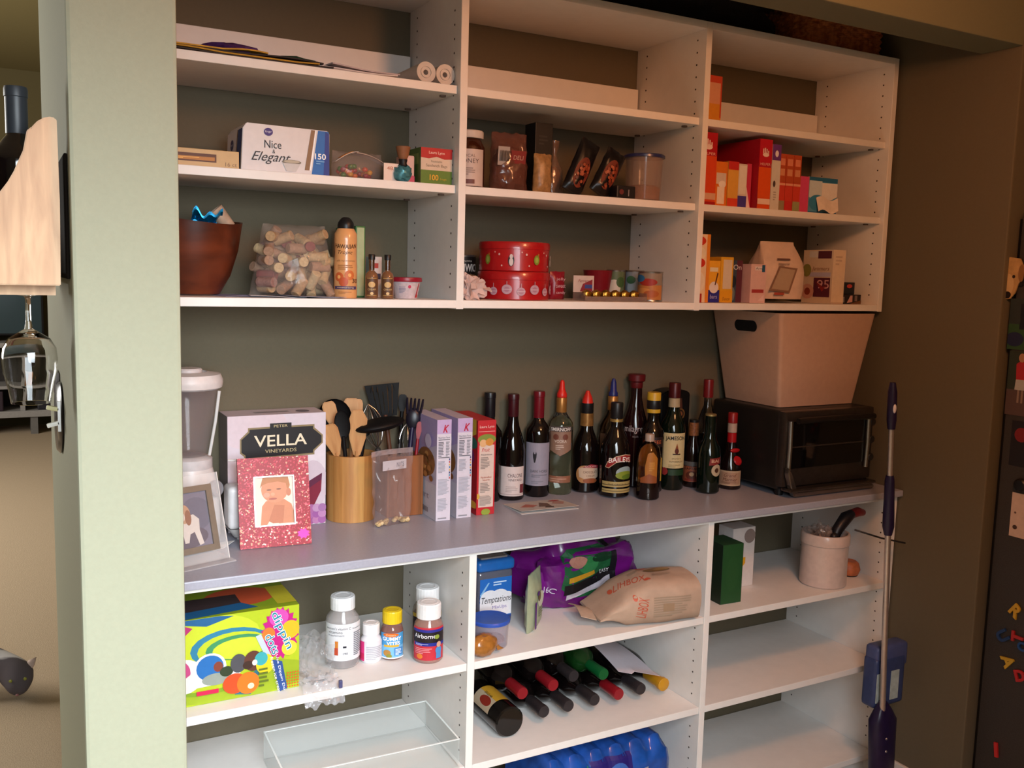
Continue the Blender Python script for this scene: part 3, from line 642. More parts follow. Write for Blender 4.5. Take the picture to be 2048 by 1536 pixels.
prt('printed_flap', t, .06, .04, [('t', 'Ferrero', .55, .7, .2, '#8a3a2c', .6, {'sh': .3}), ('p', [(.35, 0), (1, 0), (1, .8), (.5, .5)], '#8a2c3a'), ('r', .6, .2, .4, .25, '#3a4a8a')], front(-.1, .024, .0294))
for i in range(6):
    cg = obj('gold_chocolate', blob(.0145, .0145, .0135, 0, 0, .0135, 9, .25, 60), M('#a8742a', .25, .8, var=.35, scale=200), None, SM)
    cg.location = (1.325-.078+.031*i, .075, Z3+.003); tag(cg, 'round gold foil chocolate sitting in the clear tray', 'chocolate', 'gold chocolates in the tray')
t = thing('red_plastic_cup', 'short red plastic cup behind the gold chocolates', 'cup', (1.356, .185, Z3+.0005))
obj('cup', lathe([(0, 0), (.03, 0), (.041, .08), (.042, .082), (.0395, .082), (.029, .003), (0, .003)], 30), M('#7a1420', .35), t, SM)
CANS = 'small cans on the middle shelf'
can('vegetable_can', 'small green labelled can beside the red plastic cup', 1.426, .2, .026, .085, [('e', .4, .4, .3, .3, '#c9c4b8'), ('e', .7, .6, .2, .2, '#3a5a2c')], '#5a6a4a', group=CANS)
can('fruit_can', 'pale blue and green labelled can behind the soup can', 1.482, .185, .027, .085, [('e', .5, .4, .35, .35, '#a8b8c4'), ('e', .3, .7, .2, .15, '#3a6a4a')], '#7a8a9a', group=CANS)
can('soup_can', 'can with orange soup picture and red oval beside the chocolates', 1.462, .082, .034, .082, [('r', 0, 0, 1, .55, '#b5763c'), ('e', .5, .66, .3, .14, '#9a2c22'), ('e', .35, .3, .25, .14, '#c98a4a'), ('e', .62, .22, .25, .14, '#a85a2c'), ('e', .2, .8, .2, .14, '#2a6a9a')], '#8a7a6a', -20, group=CANS)
# ================================================================== right bay, top shelf
carton('cereal_bar_box', 'orange and yellow box standing behind the partition on the top right shelf', 'box', 1.585, 1.654, .05, .2, Z1+.0005, Z1+.125, '#d8a088',
       fr=[('r', 0, 0, 1, .4, '#d8902c'), ('r', 0, .4, 1, .45, '#d89a78'), ('r', 0, .85, 1, .15, '#c8482c'), ('r', .93, .1, .07, .8, '#c8482c')])
# ================================================================== right bay, second shelf: dinner and snack boxes in a row
RB = 'boxes lined up on the second right shelf'
def rb(lab, x0, x1, y0, d, h, col, fr, name='food_box', lf=None):
    return carton(name, lab, 'box', x0, x1, y0, y0+d, Z2+.0005, Z2+h, col, fr, lf, None, 0, RB)
hand = lambda cx, cy, w, h, c: [('e', cx, cy-.02, w*.5, h*.3, c)]+[('r', cx-w*.5+w*.26*i, cy, w*.16, h*(.5+.25*math.sin(i+.6)), c) for i in range(4)]
rb('tall orange and red dinner box with a hand emblem beside the partition', 1.572, 1.640, .04, .17, .198, '#c8361c', [('r', 0, 0, 1, .68, '#d8481c'), ('r', 0, .68, 1, .32, '#b01420'), ('t', 'HELPER', .55, .71, .035, '#f0c0b0', .75)]+hand(.55, .82, .4, .12, '#f0d8d0')+[('r', 0, .08, 1, .09, '#d8a888'), ('r', 0, 0, 1, .05, '#a01818')])
rb('orange box with a white bowl picture beside the tall dinner box', 1.646, 1.69, .05, .15, .124, '#e08a30', [('r', 0, 0, 1, 1, '#e07a22'), ('r', .1, .5, .8, .25, '#d8c8bc'), ('e', .6, .5, .3, .08, '#f0e8e0'), ('r', .2, .06, .6, .38, '#f0e0d0')])
rb('yellow box with red ends between the orange and the blue boxes', 1.693, 1.731, .05, .15, .128, '#e0a848', [('r', 0, 0, 1, 1, '#e0a848'), ('r', 0, .82, 1, .18, '#c8302c'), ('r', 0, 0, 1, .2, '#d8482c')])
rb('narrow white box with a blue base', 1.735, 1.768, .055, .15, .125, '#d8d0c8', [('r', .1, .32, .8, .64, '#e8e4dc'), ('r', 0, 0, 1, .28, '#4a3f9a')])
rb('narrow pink and white box beside the wide red box', 1.771, 1.788, .06, .15, .128, '#c83a5a', [('r', 0, 0, 1, 1, '#c83a5a'), ('p', [(0, .0), (1, .0), (0, .5)], '#f0d8dc')])
t = rb('wide dark red dinner box with a hand emblem pulled forward', 1.7915, 1.839, .035, .2, .197, '#b8182c', [('r', 0, 0, 1, .6, '#e0561c'), ('r', 0, .66, 1, .34, '#c0182c'), ('t', 'HELPER', .5, .645, .035, '#f0c0b0', .8)]+hand(.5, .8, .5, .1, '#f0d8d0')+[('r', 0, .07, 1, .08, '#f0d0c0')], lf=[('r', 0, 0, 1, 1, '#a8142c'), ('r', .5, .3, .3, .08, '#d0303a')])
rb('tall white box with a purple top', 1.841, 1.874, .035, .16, .186, '#d0c8c0', [('r', 0, .76, 1, .24, '#6a3a8a'), ('r', 0, 0, 1, .75, '#d8d4cc'), ('e', .5, .86, .2, .05, '#f0e8f0'), ('e', .35, .4, .15, .05, '#4a3a3a'), ('l', .3, .15, .4, .15, 4, '#a8a09a')])
for i, (x0, x1, c2, lab) in enumerate(((1.876, 1.9, '#9a8a6a', 'slim red and brown box, leftmost of the three alike'), (1.902, 1.931, '#c83030', 'slim red box, middle of the three alike'), (1.933, 1.961, '#9a9a6a', 'slim red and brown box with a pale stripe beside the pink box'))):
    rb(lab, x0, x1, .04, .16, .163, '#c0402c', [('r', 0, 0, 1, 1, '#d04030'), ('r', 0, .5, 1, .5, '#b8502c'), ('r', .15, .8, .7, .12, '#e08a6a'), ('r', .15, .62, .7, .12, '#d8906a'), ('r', 0, .45, 1, .04, '#e8a080'), ('r', 0, 0, 1, .18, c2)])
rb('short bright pink box beside the blue tissue box', 1.966, 2.001, .045, .12, .106, '#d84a7a', [('r', 0, 0, 1, 1, '#d84a7a')])
t = carton('tissue_box', 'blue and white tissue box with a tissue pulled out of its opening', 'box', 2.008, 2.125, .05, .16, Z2+.0005, Z2+.108, '#4a8ab0', group=RB,
       fr=[('r', 0, .0, 1, 1, '#5a9ac0'), ('r', 0, .88, 1, .12, '#2a6a90'), ('p', [(0, .9), (.45, .9), (.45, .5), (.1, .4), (0, .45)], '#c8d8e0'), ('p', [(.45, .35), (.45, .86), (1, .86), (1, .5), (.8, .4)], '#e8e4e0'), ('e', .3, .3, .3, .22, '#3a88b4'), ('r', 0, 0, 1, .06, '#2a6aa0')], lf=[('r', 0, 0, 1, 1, '#d0c8c8')])
o = obj('tissue', sheet(lambda u, v: (-.03+.09*u*(1-.3*v), -.058-.03*v*(.4+.6*u), .006+.04*(1-v)+.006*math.sin(u*7)), 10, 8, .001), M('#e8ddd4', .8), t, SM)
# ================================================================== right bay, third shelf
RC = 'boxes lined up on the bottom right shelf'
def rc_(lab, x0, x1, y0, d, h, col, fr, name='food_box', lf=None):
    return carton(name, lab, 'box', x0, x1, y0, y0+d, Z3+.0005, Z3+h, col, fr, lf, None, 0, RC)
rc_('tall orange fruit snack box beside the right partition', 1.572, 1.632, .04, .17, .19, '#e0862a', [('r', 0, 0, .82, 1, '#e8c8a0'), ('e', .35, .9, .4, .07, '#c8361c'), ('e', .35, .72, .42, .1, '#e8d8b8'), ('e', .4, .58, .35, .07, '#c8301c'), ('e', .35, .3, .42, .16, '#e8d4b8'), ('r', 0, 0, .62, .13, '#a8281c'), ('r', .82, 0, .18, 1, '#e0862a')])
rc_('yellow and blue baking mix box with a spoon picture', 1.644, 1.686, .055, .13, .118, '#e0a02c', [('r', 0, 0, 1, .3, '#2c2c8a'), ('r', 0, .3, 1, .7, '#e8a82c'), ('e', .5, .36, .4, .14, '#e8dcd4'), ('p', [(.55, .42), (.65, .42), (.85, .7), (.75, .72)], '#5a2c1a'), ('r', .1, .74, .7, .1, '#e8dcb8'), ('t', 'bars', .5, .14, .1, '#b8b4e0', .6)])
rc_('yellow box with a white panel beside the baking mix', 1.689, 1.735, .055, .13, .13, '#e0a828', [('r', .18, .3, .7, .64, '#d8c8b0'), ('r', 0, 0, 1, .26, '#e0a020'), ('t', 'Duncan', .5, .08, .07, '#7a4a1a', .6, {'sh': .3})])
rc_('dark purple box with white lettering on the bottom right shelf', 1.744, 1.787, .075, .13, .122, '#4a2838', [('r', 0, 0, .5, 1, '#3a4a5a'), ('r', .5, 0, .5, 1, '#5a2838'), ('t', 'On', .55, .84, .12, '#d8d4d8', .7), ('e', .25, .5, .25, .14, '#1a2a3a'), ('e', .2, .2, .2, .16, '#6a7a7a')])
rc_('pale pink carton with a red band in front of the flour bag', 1.793, 1.852, .045, .12, .113, '#d8b0b0', [('r', 0, 0, 1, 1, '#dcb8b4'), ('r', .1, .26, .78, .09, '#a83a3c'), ('r', .25, .84, .55, .1, '#e8dcdc'), ('t', 'Arm', .5, .89, .06, '#3a3a4a', .4), ('r', .7, .8, .2, .18, '#2a5a7a'), ('p', [(.5, .05), (.9, .22), (.9, .05)], '#e4c8c8')])
t = thing('flour_sack', 'white paper flour sack with a clear window and folded top on bottom right shelf', 'bag', (1.965, .125, Z3+.0125), -6, RC)
bm = bmesh.new(); P_ = [(-.075, -.06, 0), (.075, -.06, 0), (.075, .06, 0), (-.075, .06, 0)]
prof = [(.9, .0, 1), (1, .03, 1), (1, .08, 1), (.96, .11, .8), (.86, .14, .4), (.8, .165, .12), (.78, .172, .1)]
rings = []
for k, z, dy in prof:
    ring = []
    for i in range(28):
        a = 2*PI*i/28; c, s = math.cos(a), math.sin(a); q = (abs(c)**5+abs(s)**5)**(-.2)
        ring.append(bm.verts.new((.078*k*c*q+.004*noise.noise(Vector((i*.7, z*40, 1))), .06*dy*s*q+.004*noise.noise(Vector((i*.7, z*40, 7))), z)))
    rings.append(ring)
for a, b in zip(rings[:-1], rings[1:]):
    for i in range(28): bm.faces.new((a[i], a[(i+1) % 28], b[(i+1) % 28], b[i]))
bm.faces.new(rings[0][::-1]); bm.faces.new(rings[-1])
obj('paper_sack', bm, M('#d8c0b0', .7, var=.06, bump=.3, scale=40), t, SM)
prt('printed_front', t, .12, .13, [('p', [(.0, .1), (.62, .05), (.85, .62), (.3, .66)], '#8a6a58'), ('p', [(.06, .14), (.58, .1), (.76, .58), (.32, .62)], '#b09a84'), ('r', .15, .0, .3, .06, '#a84a3a'), ('r', .3, .8, .4, .04, '#6a4a44'), ('l', .3, .68, .4, .06, 2, '#a08a80')],
    lambda x, z, d: Vector((x-.07, -.0665-d-.0+(0 if z < .075 else (z-.075)*.55), .012+z)))
carton('baking_mix_carton', 'large white carton with a purple mix picture near the right end', 'box', 2.117, 2.17, .04, .16, Z3+.0005, Z3+.165, '#dcc4ac', group=RC,
    fr=[('r', 0, 0, 1, 1, '#e0ccb4'), ('l', .2, .72, .6, .2, 3, '#c8b09a'), ('r', .0, .0, 1, .03, '#c8b09a')],
    lf=[('r', 0, 0, 1, 1, '#d8c4ac'), ('r', .2, .86, .3, .12, '#d8d4d0'), ('r', .5, .84, .45, .14, '#5a2a3a'), ('t', 'Jammers', .6, .64, .1, '#8a5a3a', .6, {'sh': .3}), ('r', .25, .5, .7, .08, '#b8b4d0'), ('r', .4, .12, .55, .36, '#5a2438'), ('t', '95', .72, .36, .16, '#d8a8a8', .4), ('p', [(.45, .42), (.75, .3), (.9, .4), (.7, .22)], '#8a2a2a'), ('e', .2, .22, .22, .14, '#d09a88'), ('e', .2, .22, .1, .07, '#8a3a2a'), ('e', .15, .62, .15, .12, '#8a8a4a')])
carton('dark_cookie_box', 'small black box with a red oval, rear box at the right end', 'box', 2.178, 2.258, .075, .15, Z3+.03, Z3+.068, '#161a24', group=RC, fr=[('e', .7, .68, .15, .16, '#c0443c'), ('r', .1, .3, .22, .5, '#8a8084')])
carton('black_flat_box', 'flat black box with a white panel under the red oval box', 'box', 2.176, 2.272, .06, .16, Z3+.0005, Z3+.0298, '#1a1418', group=RC, fr=[('r', .08, .15, .15, .6, '#8a8488'), ('p', [(.35, .1), (.5, .9), (.6, .9), (.6, .2)], '#c89a94'), ('r', .7, .3, .12, .6, '#7a6a68'), ('p', [(.45, .0), (1, .0), (1, .4), (.6, .1)], '#6a4428')])

# ================================================================== storage bin and toaster oven
def frustum(b, tp, h, th=.006):
    (bx, by), (tx, ty) = b, tp; bm = bmesh.new()
    def ring(hx, hy, z, n=4):
        out = []
        for sx, sy in ((-1, -1), (1, -1), (1, 1), (-1, 1)):
            for k in range(n+1):
                a = math.atan2(sy, sx)-PI/4+PI/2*k/n; rr = .012
                out.append(bm.verts.new((sx*(hx-rr)+rr*math.cos(a), sy*(hy-rr)+rr*math.sin(a), z)))
        return out
    R_ = [ring(bx, by, 0), ring(tx, ty, h), ring(tx-th, ty-th, h), ring(bx-th, by-th, th)]
    n = len(R_[0])
    for a, c in zip(R_[:-1], R_[1:]):
        for i in range(n): bm.faces.new((a[i], a[(i+1) % n], c[(i+1) % n], c[i]))
    bm.faces.new(R_[0][::-1]); bm.faces.new(R_[-1])
    return bm
ZO = 1.167
t = thing('storage_bin', 'beige tapered storage bin with a dark handle hole on the toaster oven', 'bin', (2.075, .15, ZO+.0005))
obj('bin_shell', frustum((.158, .122), (.2, .152), .282), M('#c0a08c', .55, var=.03), t, SM)
sl = bmesh.new(); pts = []
for i in range(24):
    a = 2*PI*i/24; cx = .032 if math.cos(a) > 0 else -.032; pts.append((cx+.017*math.cos(a), .017*math.sin(a)))
nrm = Vector((-1, 0, -.148)).normalized()
f = sl.faces.new([sl.verts.new((-.158-.042*(.238+q)/.282-.0012, -p, .238+q)) for p, q in pts])
obj('handle_hole', sl, M('#080606', .9, var=0), t)['label'] = 'dark oval handle hole'
t = thing('toaster_oven', 'black and steel toaster oven on the right end of the counter', 'toaster oven', (2.06, .11, ZC))
hx, y0_, y1_ = .186, -.155, .165
obj('housing', box(-hx, hx, y0_+.02, y1_, .02, .2555, .012, 3), M('#1c1917', .4, var=.1), t, SM)
obj('front_bezel', box(-hx, hx, y0_, y0_+.03, .03, .2555, .008, 2), M('#5a524d', .32, .85, var=.08), t, SM)
dr = obj('glass_door', box(-hx+.026, .145, y0_-.004, y0_+.004, .085, .225, .004, 2), M('#070606', .08, var=.1, spec=.8), t, SM)
obj('door_handle', tube([(-hx+.02, y0_-.03, .232), (0, y0_-.034, .234), (.15, y0_-.03, .232)], .009, 10), M('#3c3735', .35, .8), t, SM)
for x in (-hx+.016, .155): obj('chrome_trim', tube([(x, y0_-.006, .07), (x, y0_-.008, .15), (x, y0_-.006, .228)], .007, 10), STEEL, t, SM)
obj('rack', box(-hx+.03, .14, y0_-.0052, y0_-.0042, .148, .152), M('#6a625c', .3, .9), t)
lip = obj('crumb_lip', slab([(-hx+.034, 0), (hx-.004, 0), (hx-.004, .012), (-hx+.045, .016), (-hx+.02, .07), (-hx+.004, .09), (-hx+.004, .07), (-hx+.016, .03)], .02, .003), M('#9a928a', .22, .95), t, SM)
lip.location = (0, y0_-.022, .004)
obj('lip_tray', box(-hx+.006, hx-.006, y0_-.03, y0_+.01, .02, .03, .004), M('#7a726c', .25, .95), t, SM)
for k, z in enumerate((.21, .155, .1)): obj('control_knob', xf(lathe([(0, 0), (.012, 0), (.012, .012), (.01, .014), (0, .014)], 18), Matrix.Translation((.169, y0_, z)) @ Matrix.Rotation(PI/2, 4, 'X')), M('#2a2624', .4), t, SM)
for sx in (-1, 1):
    for yy in (y0_+.04, y1_-.04): obj('foot', lathe([(0, 0), (.012, 0), (.014, .024), (0, .024)], 14, None, sx*(hx-.03), yy), BLACKP, t, SM)
# ================================================================== counter, left end
t = thing('blender', 'white countertop blender with a clear tapered jar behind the wall corner', 'blender', (.255, .2, ZC+.0005))
obj('motor_base', lathe([(0, 0), (.064, 0), (.066, .006), (.066, .05), (.062, .12), (.055, .15), (.05, .168), (0, .168)], 36), M('#d8d2d0', .35), t, SM)
obj('dial', xf(lathe([(.0, 0), (.019, 0), (.019, .008), (.015, .013), (0, .013)], 20), Matrix.Translation((.045, -.052, .125)) @ Matrix.Rotation(math.radians(38), 4, 'Z') @ Matrix.Rotation(math.radians(75), 4, 'X')), M('#8a868a', .3), t, SM)
obj('jar_collar', lathe([(.046, .166), (.05, .168), (.05, .19), (.04, .196), (0, .196)], 32), M('#c9c2c2', .4), t, SM)
obj('glass_jar', lathe([(.0, .197), (.037, .197), (.041, .2), (.07, .36), (.0685, .36), (.038, .203), (0, .203)], 36), film('#a49496', .15, .05), t, SM)
obj('jar_rib', tube([(.038, -.032, .2), (.05, -.044, .28), (.058, -.05, .35)], .0035, 8), film('#ffffff', .5, .05), t, SM)
obj('jar_handle', tube([(-.06, -.02, .345), (-.11, -.04, .33), (-.115, -.04, .25), (-.07, -.02, .215)], .012, 10), M('#b5aeb2', .35), t, SM)
obj('lid', lathe([(.067, .352), (.0735, .356), (.0755, .366), (.0755, .373), (.07, .386), (.04, .391), (.036, .385), (0, .385)], 40), M('#d6cecc', .4), t, SM)
obj('lid_cap', xf(lathe([(0, .384), (.03, .384), (.03, .396), (.027, .399), (0, .399)], 28), Matrix.Translation((0, 0, 0))), M('#cfc6c4', .4), t, SM)
t = thing('can_opener', 'white rounded electric appliance with a grey plug behind the picture frames', 'appliance', (.359, .15, ZC+.0005))
obj('housing', box(-.034, .036, -.03, .03, .03, .13, .012, 3), M('#d8d4d4', .35), t, SM)
obj('lower_chin', frustum((.018, .02), (.033, .029), .022, .002), M('#b9b6b4', .4), t, SM).location = (0, 0, .0085)
obj('foot', lathe([(0, 0), (.01, 0), (.008, .01), (0, .01)], 14), M('#c9c6c4', .4), t, SM)
obj('plug', box(-.008, .012, -.012, .006, .13, .15, .003), M('#9a9698', .4), t, SM)
obj('cord', tube([(.002, -.004, .149), (.0, -.01, .175), (-.012, -.014, .19), (-.03, -.01, .19)], .003, 8), M('#c9c4c4', .4), t, SM)
s = obj('paper_scrap', xf(sheet(lambda u, v: (-.03+.06*u, -.02+.04*v, .0006+.02*max(0, u-.5)*(1-v)), 10, 8, .0008), Matrix.Translation((.298, .105, ZC+.0004)) @ Matrix.Rotation(.5, 4, 'Z')), PAPER, None, SM)
tag(s, 'torn white paper scrap lying on the counter behind the red frame', 'paper')
# silver frame with a dog photograph
A = Matrix.Translation((.236, -.012, ZC+.0015)) @ Matrix.Rotation(math.radians(17), 4, 'Z') @ Matrix.Rotation(math.radians(-17), 4, 'X')
t = thing('acrylic_photo_frame', 'clear acrylic stand with a taupe framed dog photograph at the wall corner', 'picture frame', mat4=A)
obj('acrylic_sheet', box(-.075, .07, -.0015, .0015, .0, .19, .0006, 1), film('#e8e2e0', .22, .06), t)
obj('sheet_edge', box(.0685, .0705, -.002, .002, 0, .19), M('#cfc8c4', .25), t)
ww, z0, z1 = .048, .024, .166
bm = box(-.075, ww, -.01, -.002, z0, z0+.013); box(-.075, ww, -.01, -.002, z1-.013, z1, bm=bm); box(ww-.013, ww, -.01, -.002, z0+.013, z1-.013, bm=bm); box(-.075, -.062, -.01, -.002, z0+.013, z1-.013, bm=bm)
obj('mount_frame', bm, M('#7f7264', .4, .3), t)
W_, H_ = .1, z1-z0-.024
prt('dog_photograph', t, W_, H_, [('r', 0, 0, 1, 1, '#77707c'), ('e', .7, .6, .35, .3, '#6b6672'), ('e', .4, .2, .5, .2, '#645a62'), ('p', [(.35, .55), (.62, .6), (.74, .5), (.72, .3), (.78, .05), (.68, .03), (.6, .28), (.5, .25), (.45, .1), (.36, .1), (.34, .3), (.25, .4)], '#c4b8b0'), ('e', .42, .62, .14, .17, '#b08a70'), ('e', .5, .55, .07, .14, '#8d6450'), ('e', .36, .58, .07, .09, '#cbbcb0')], front(-.062, z0+.012, -.0045))
obj('stand_foot', box(-.075, .07, -.03, .06, -.0002, .0025), film('#e8e2e0', .25, .06), t).matrix_local = Matrix.Rotation(math.radians(17), 4, 'X')
# wine box
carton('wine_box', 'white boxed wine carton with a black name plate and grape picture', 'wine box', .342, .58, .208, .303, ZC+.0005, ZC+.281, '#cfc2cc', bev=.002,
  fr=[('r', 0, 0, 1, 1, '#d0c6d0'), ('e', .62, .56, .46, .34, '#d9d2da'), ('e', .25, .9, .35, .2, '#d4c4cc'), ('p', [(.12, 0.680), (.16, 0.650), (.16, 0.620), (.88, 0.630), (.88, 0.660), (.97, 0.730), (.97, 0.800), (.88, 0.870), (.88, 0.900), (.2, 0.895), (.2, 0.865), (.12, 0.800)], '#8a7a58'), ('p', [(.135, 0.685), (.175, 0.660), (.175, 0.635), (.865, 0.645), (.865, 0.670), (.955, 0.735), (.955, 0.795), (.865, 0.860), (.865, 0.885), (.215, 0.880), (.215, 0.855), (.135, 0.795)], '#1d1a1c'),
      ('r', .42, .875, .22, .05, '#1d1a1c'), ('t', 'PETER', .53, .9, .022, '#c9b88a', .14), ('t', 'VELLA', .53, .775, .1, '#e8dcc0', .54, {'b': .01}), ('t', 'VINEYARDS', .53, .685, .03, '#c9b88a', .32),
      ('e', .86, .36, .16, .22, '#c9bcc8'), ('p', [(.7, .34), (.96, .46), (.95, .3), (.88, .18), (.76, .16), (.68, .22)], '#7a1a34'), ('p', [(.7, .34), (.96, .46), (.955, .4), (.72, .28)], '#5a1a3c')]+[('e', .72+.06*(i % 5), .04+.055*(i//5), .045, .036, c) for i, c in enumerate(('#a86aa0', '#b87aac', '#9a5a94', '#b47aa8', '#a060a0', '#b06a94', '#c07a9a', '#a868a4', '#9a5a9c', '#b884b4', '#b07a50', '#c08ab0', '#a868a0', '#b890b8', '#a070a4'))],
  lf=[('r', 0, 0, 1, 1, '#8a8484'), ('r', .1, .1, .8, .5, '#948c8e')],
  tp=[('r', .3, .35, .36, .22, '#a8a0a6'), ('r', .32, .38, .32, .1, '#8a8288'), ('e', .8, .4, .07, .2, '#77707a')])
# glitter frame with a portrait of a child
A = Matrix.Translation((.417, .052, ZC+.0012)) @ Matrix.Rotation(math.radians(-5), 4, 'Z') @ Matrix.Rotation(math.radians(-13), 4, 'X')
t = thing('glitter_photo_frame', 'red glitter picture frame with a baby photograph leaning on the wine box', 'picture frame', mat4=A)
wf, hf = .08, .204; ox, oz0, oz1 = .046, .047, .161
bm = box(-wf, -ox, 0, .012, 0, hf); box(ox, wf, 0, .012, 0, hf, bm=bm); box(-ox, ox, 0, .012, 0, oz0, bm=bm); box(-ox, ox, 0, .012, oz1, hf, bm=bm)
obj('frame', bm, glitter('#9a0f22'), t)
obj('backing', box(-.06, .06, .008, .0118, .03, .2), M('#3a2a2a', .7), t)
bm = box(-ox, -ox+.003, -.0006, .004, oz0, oz1); box(ox-.003, ox, -.0006, .004, oz0, oz1, bm=bm); box(-ox, ox, -.0006, .004, oz0, oz0+.003, bm=bm); box(-ox, ox, -.0006, .004, oz1-.003, oz1, bm=bm)
obj('inner_rim', bm, M('#e8d8d4', .3, .3), t)
prt('portrait_photograph', t, 2*ox, oz1-oz0, [('r', 0, 0, 1, 1, '#ecd6c4'), ('p', [(.15, .02), (.2, .4), (.3, .5), (.75, .52), (.92, .42), (1, .2), (1, .04), (.6, .04), (.42, .16), (.3, .02)], '#c8835e'), ('p', [(.35, .1), (.5, .42), (.75, .4), (.7, .05), (.45, .05)], '#b9714e'), ('e', .52, .72, .33, .26, '#cf8a66'), ('p', [(.16, .76), (.25, 1), (.85, 1), (.9, .8), (.84, .66), (.8, .84), (.6, .88), (.36, .86), (.22, .82)], '#b5774a'), ('e', .86, .66, .06, .08, '#c07a58'), ('e', .38, .72, .06, .014, '#7a4a38'), ('e', .62, .73, .06, .014, '#7a4a38'), ('e', .47, .63, .05, .035, '#d89a78'), ('e', .47, .54, .1, .02, '#a85a4a'), ('e', .32, .62, .08, .05, '#d89a80')], front(-ox, oz0, .0075))
prt('star_sticker', t, .03, .025, [('p', [(.5+.5*math.cos(2*PI*i/16)*(1 if i % 2 else .72), .5+.5*math.sin(2*PI*i/16)*(1 if i % 2 else .72)) for i in range(16)], '#d83ab4')], front(.047, .012, 0))['label'] = 'small magenta sticker'
obj('easel_back', xf(slab([(-.02, 0), (.02, 0), (.015, .15), (-.015, .15)], .003), Matrix.Translation((0, .012, .012)) @ Matrix.Rotation(math.radians(-10), 4, 'X')), M('#2c2222', .7), t)
# ================================================================== utensils
HX, HY = .656, .237
t = thing('bamboo_utensil_holder', 'round bamboo utensil holder beside the wine box', 'utensil holder', (HX, HY, ZC+.0005))
R_ = .062
for i in range(14):
    a0, a1 = 2*PI*i/14, 2*PI*(i+1)/14; bm = bmesh.new(); n = 4; pr = [(R_, .002), (R_, .0), (R_-.008, 0), (R_-.008, .168), (R_, .168)]
    rows = [[bm.verts.new((r*math.cos(a0+(a1-a0)*k/n), r*math.sin(a0+(a1-a0)*k/n), z)) for r, z in ((R_, 0), (R_, .168), (R_-.007, .168), (R_-.007, .0))] for k in range(n+1)]
    for p, q in zip(rows[:-1], rows[1:]):
        for k in range(4): bm.faces.new((p[k], q[k], q[(k+1) % 4], p[(k+1) % 4]))
    bm.faces.new(rows[0]); bm.faces.new(rows[-1][::-1]); bmesh.ops.recalc_face_normals(bm, faces=bm.faces[:])
    obj('stave', bm, (wood('#a8743e', '#c08a4e', 4, 2, .42, 16), wood('#b07c44', '#c99858', 4, 2, .42, 16), wood('#a06c38', '#ba8448', 4, 2, .42, 16))[i % 3], t, SM)
obj('holder_floor', lathe([(0, .001), (R_-.0075, .001), (R_-.0075, .008), (0, .008)], 28), M('#8a5a2c', .6), t)
t = thing('wood_utensil_box', 'square brown wooden utensil box behind the zip bag', 'utensil holder', (.787, .235, ZC+.0005))
WB = wood('#7a4522', '#96592f', 4, 2, .45, 12)
for nm, b in (('side_board', (-.05, -.043, -.045, .045)), ('side_board', (.043, .05, -.045, .045)), ('front_board', (-.043, .043, -.045, -.038)), ('back_board', (-.043, .043, .038, .045))):
    obj(nm, box(b[0], b[1], b[2], b[3], 0, .158, .001, 1), WB, t)
obj('bottom_board', box(-.043, .043, -.038, .038, .002, .008), WB, t)
UT = 'kitchen utensils standing in the holders'
CAMD = Vector((-.42, -.9, 0)).normalized()
def px(u, v, y=HY):        # rough place in the plane of the holders
    return Vector((HX+(u-701)*.00119+(y-HY)*.5, y, ZC+(1047-v)/838.))
def frame_to(a, b, twist=0.):
    z = (b-a).normalized(); y = (-CAMD-z*(-CAMD).dot(z)).normalized(); x = y.cross(z)
    m = Matrix((x, y, z)).transposed().to_4x4()
    return Matrix.Translation(a) @ m @ Matrix.Rotation(math.radians(twist), 4, 'Z')
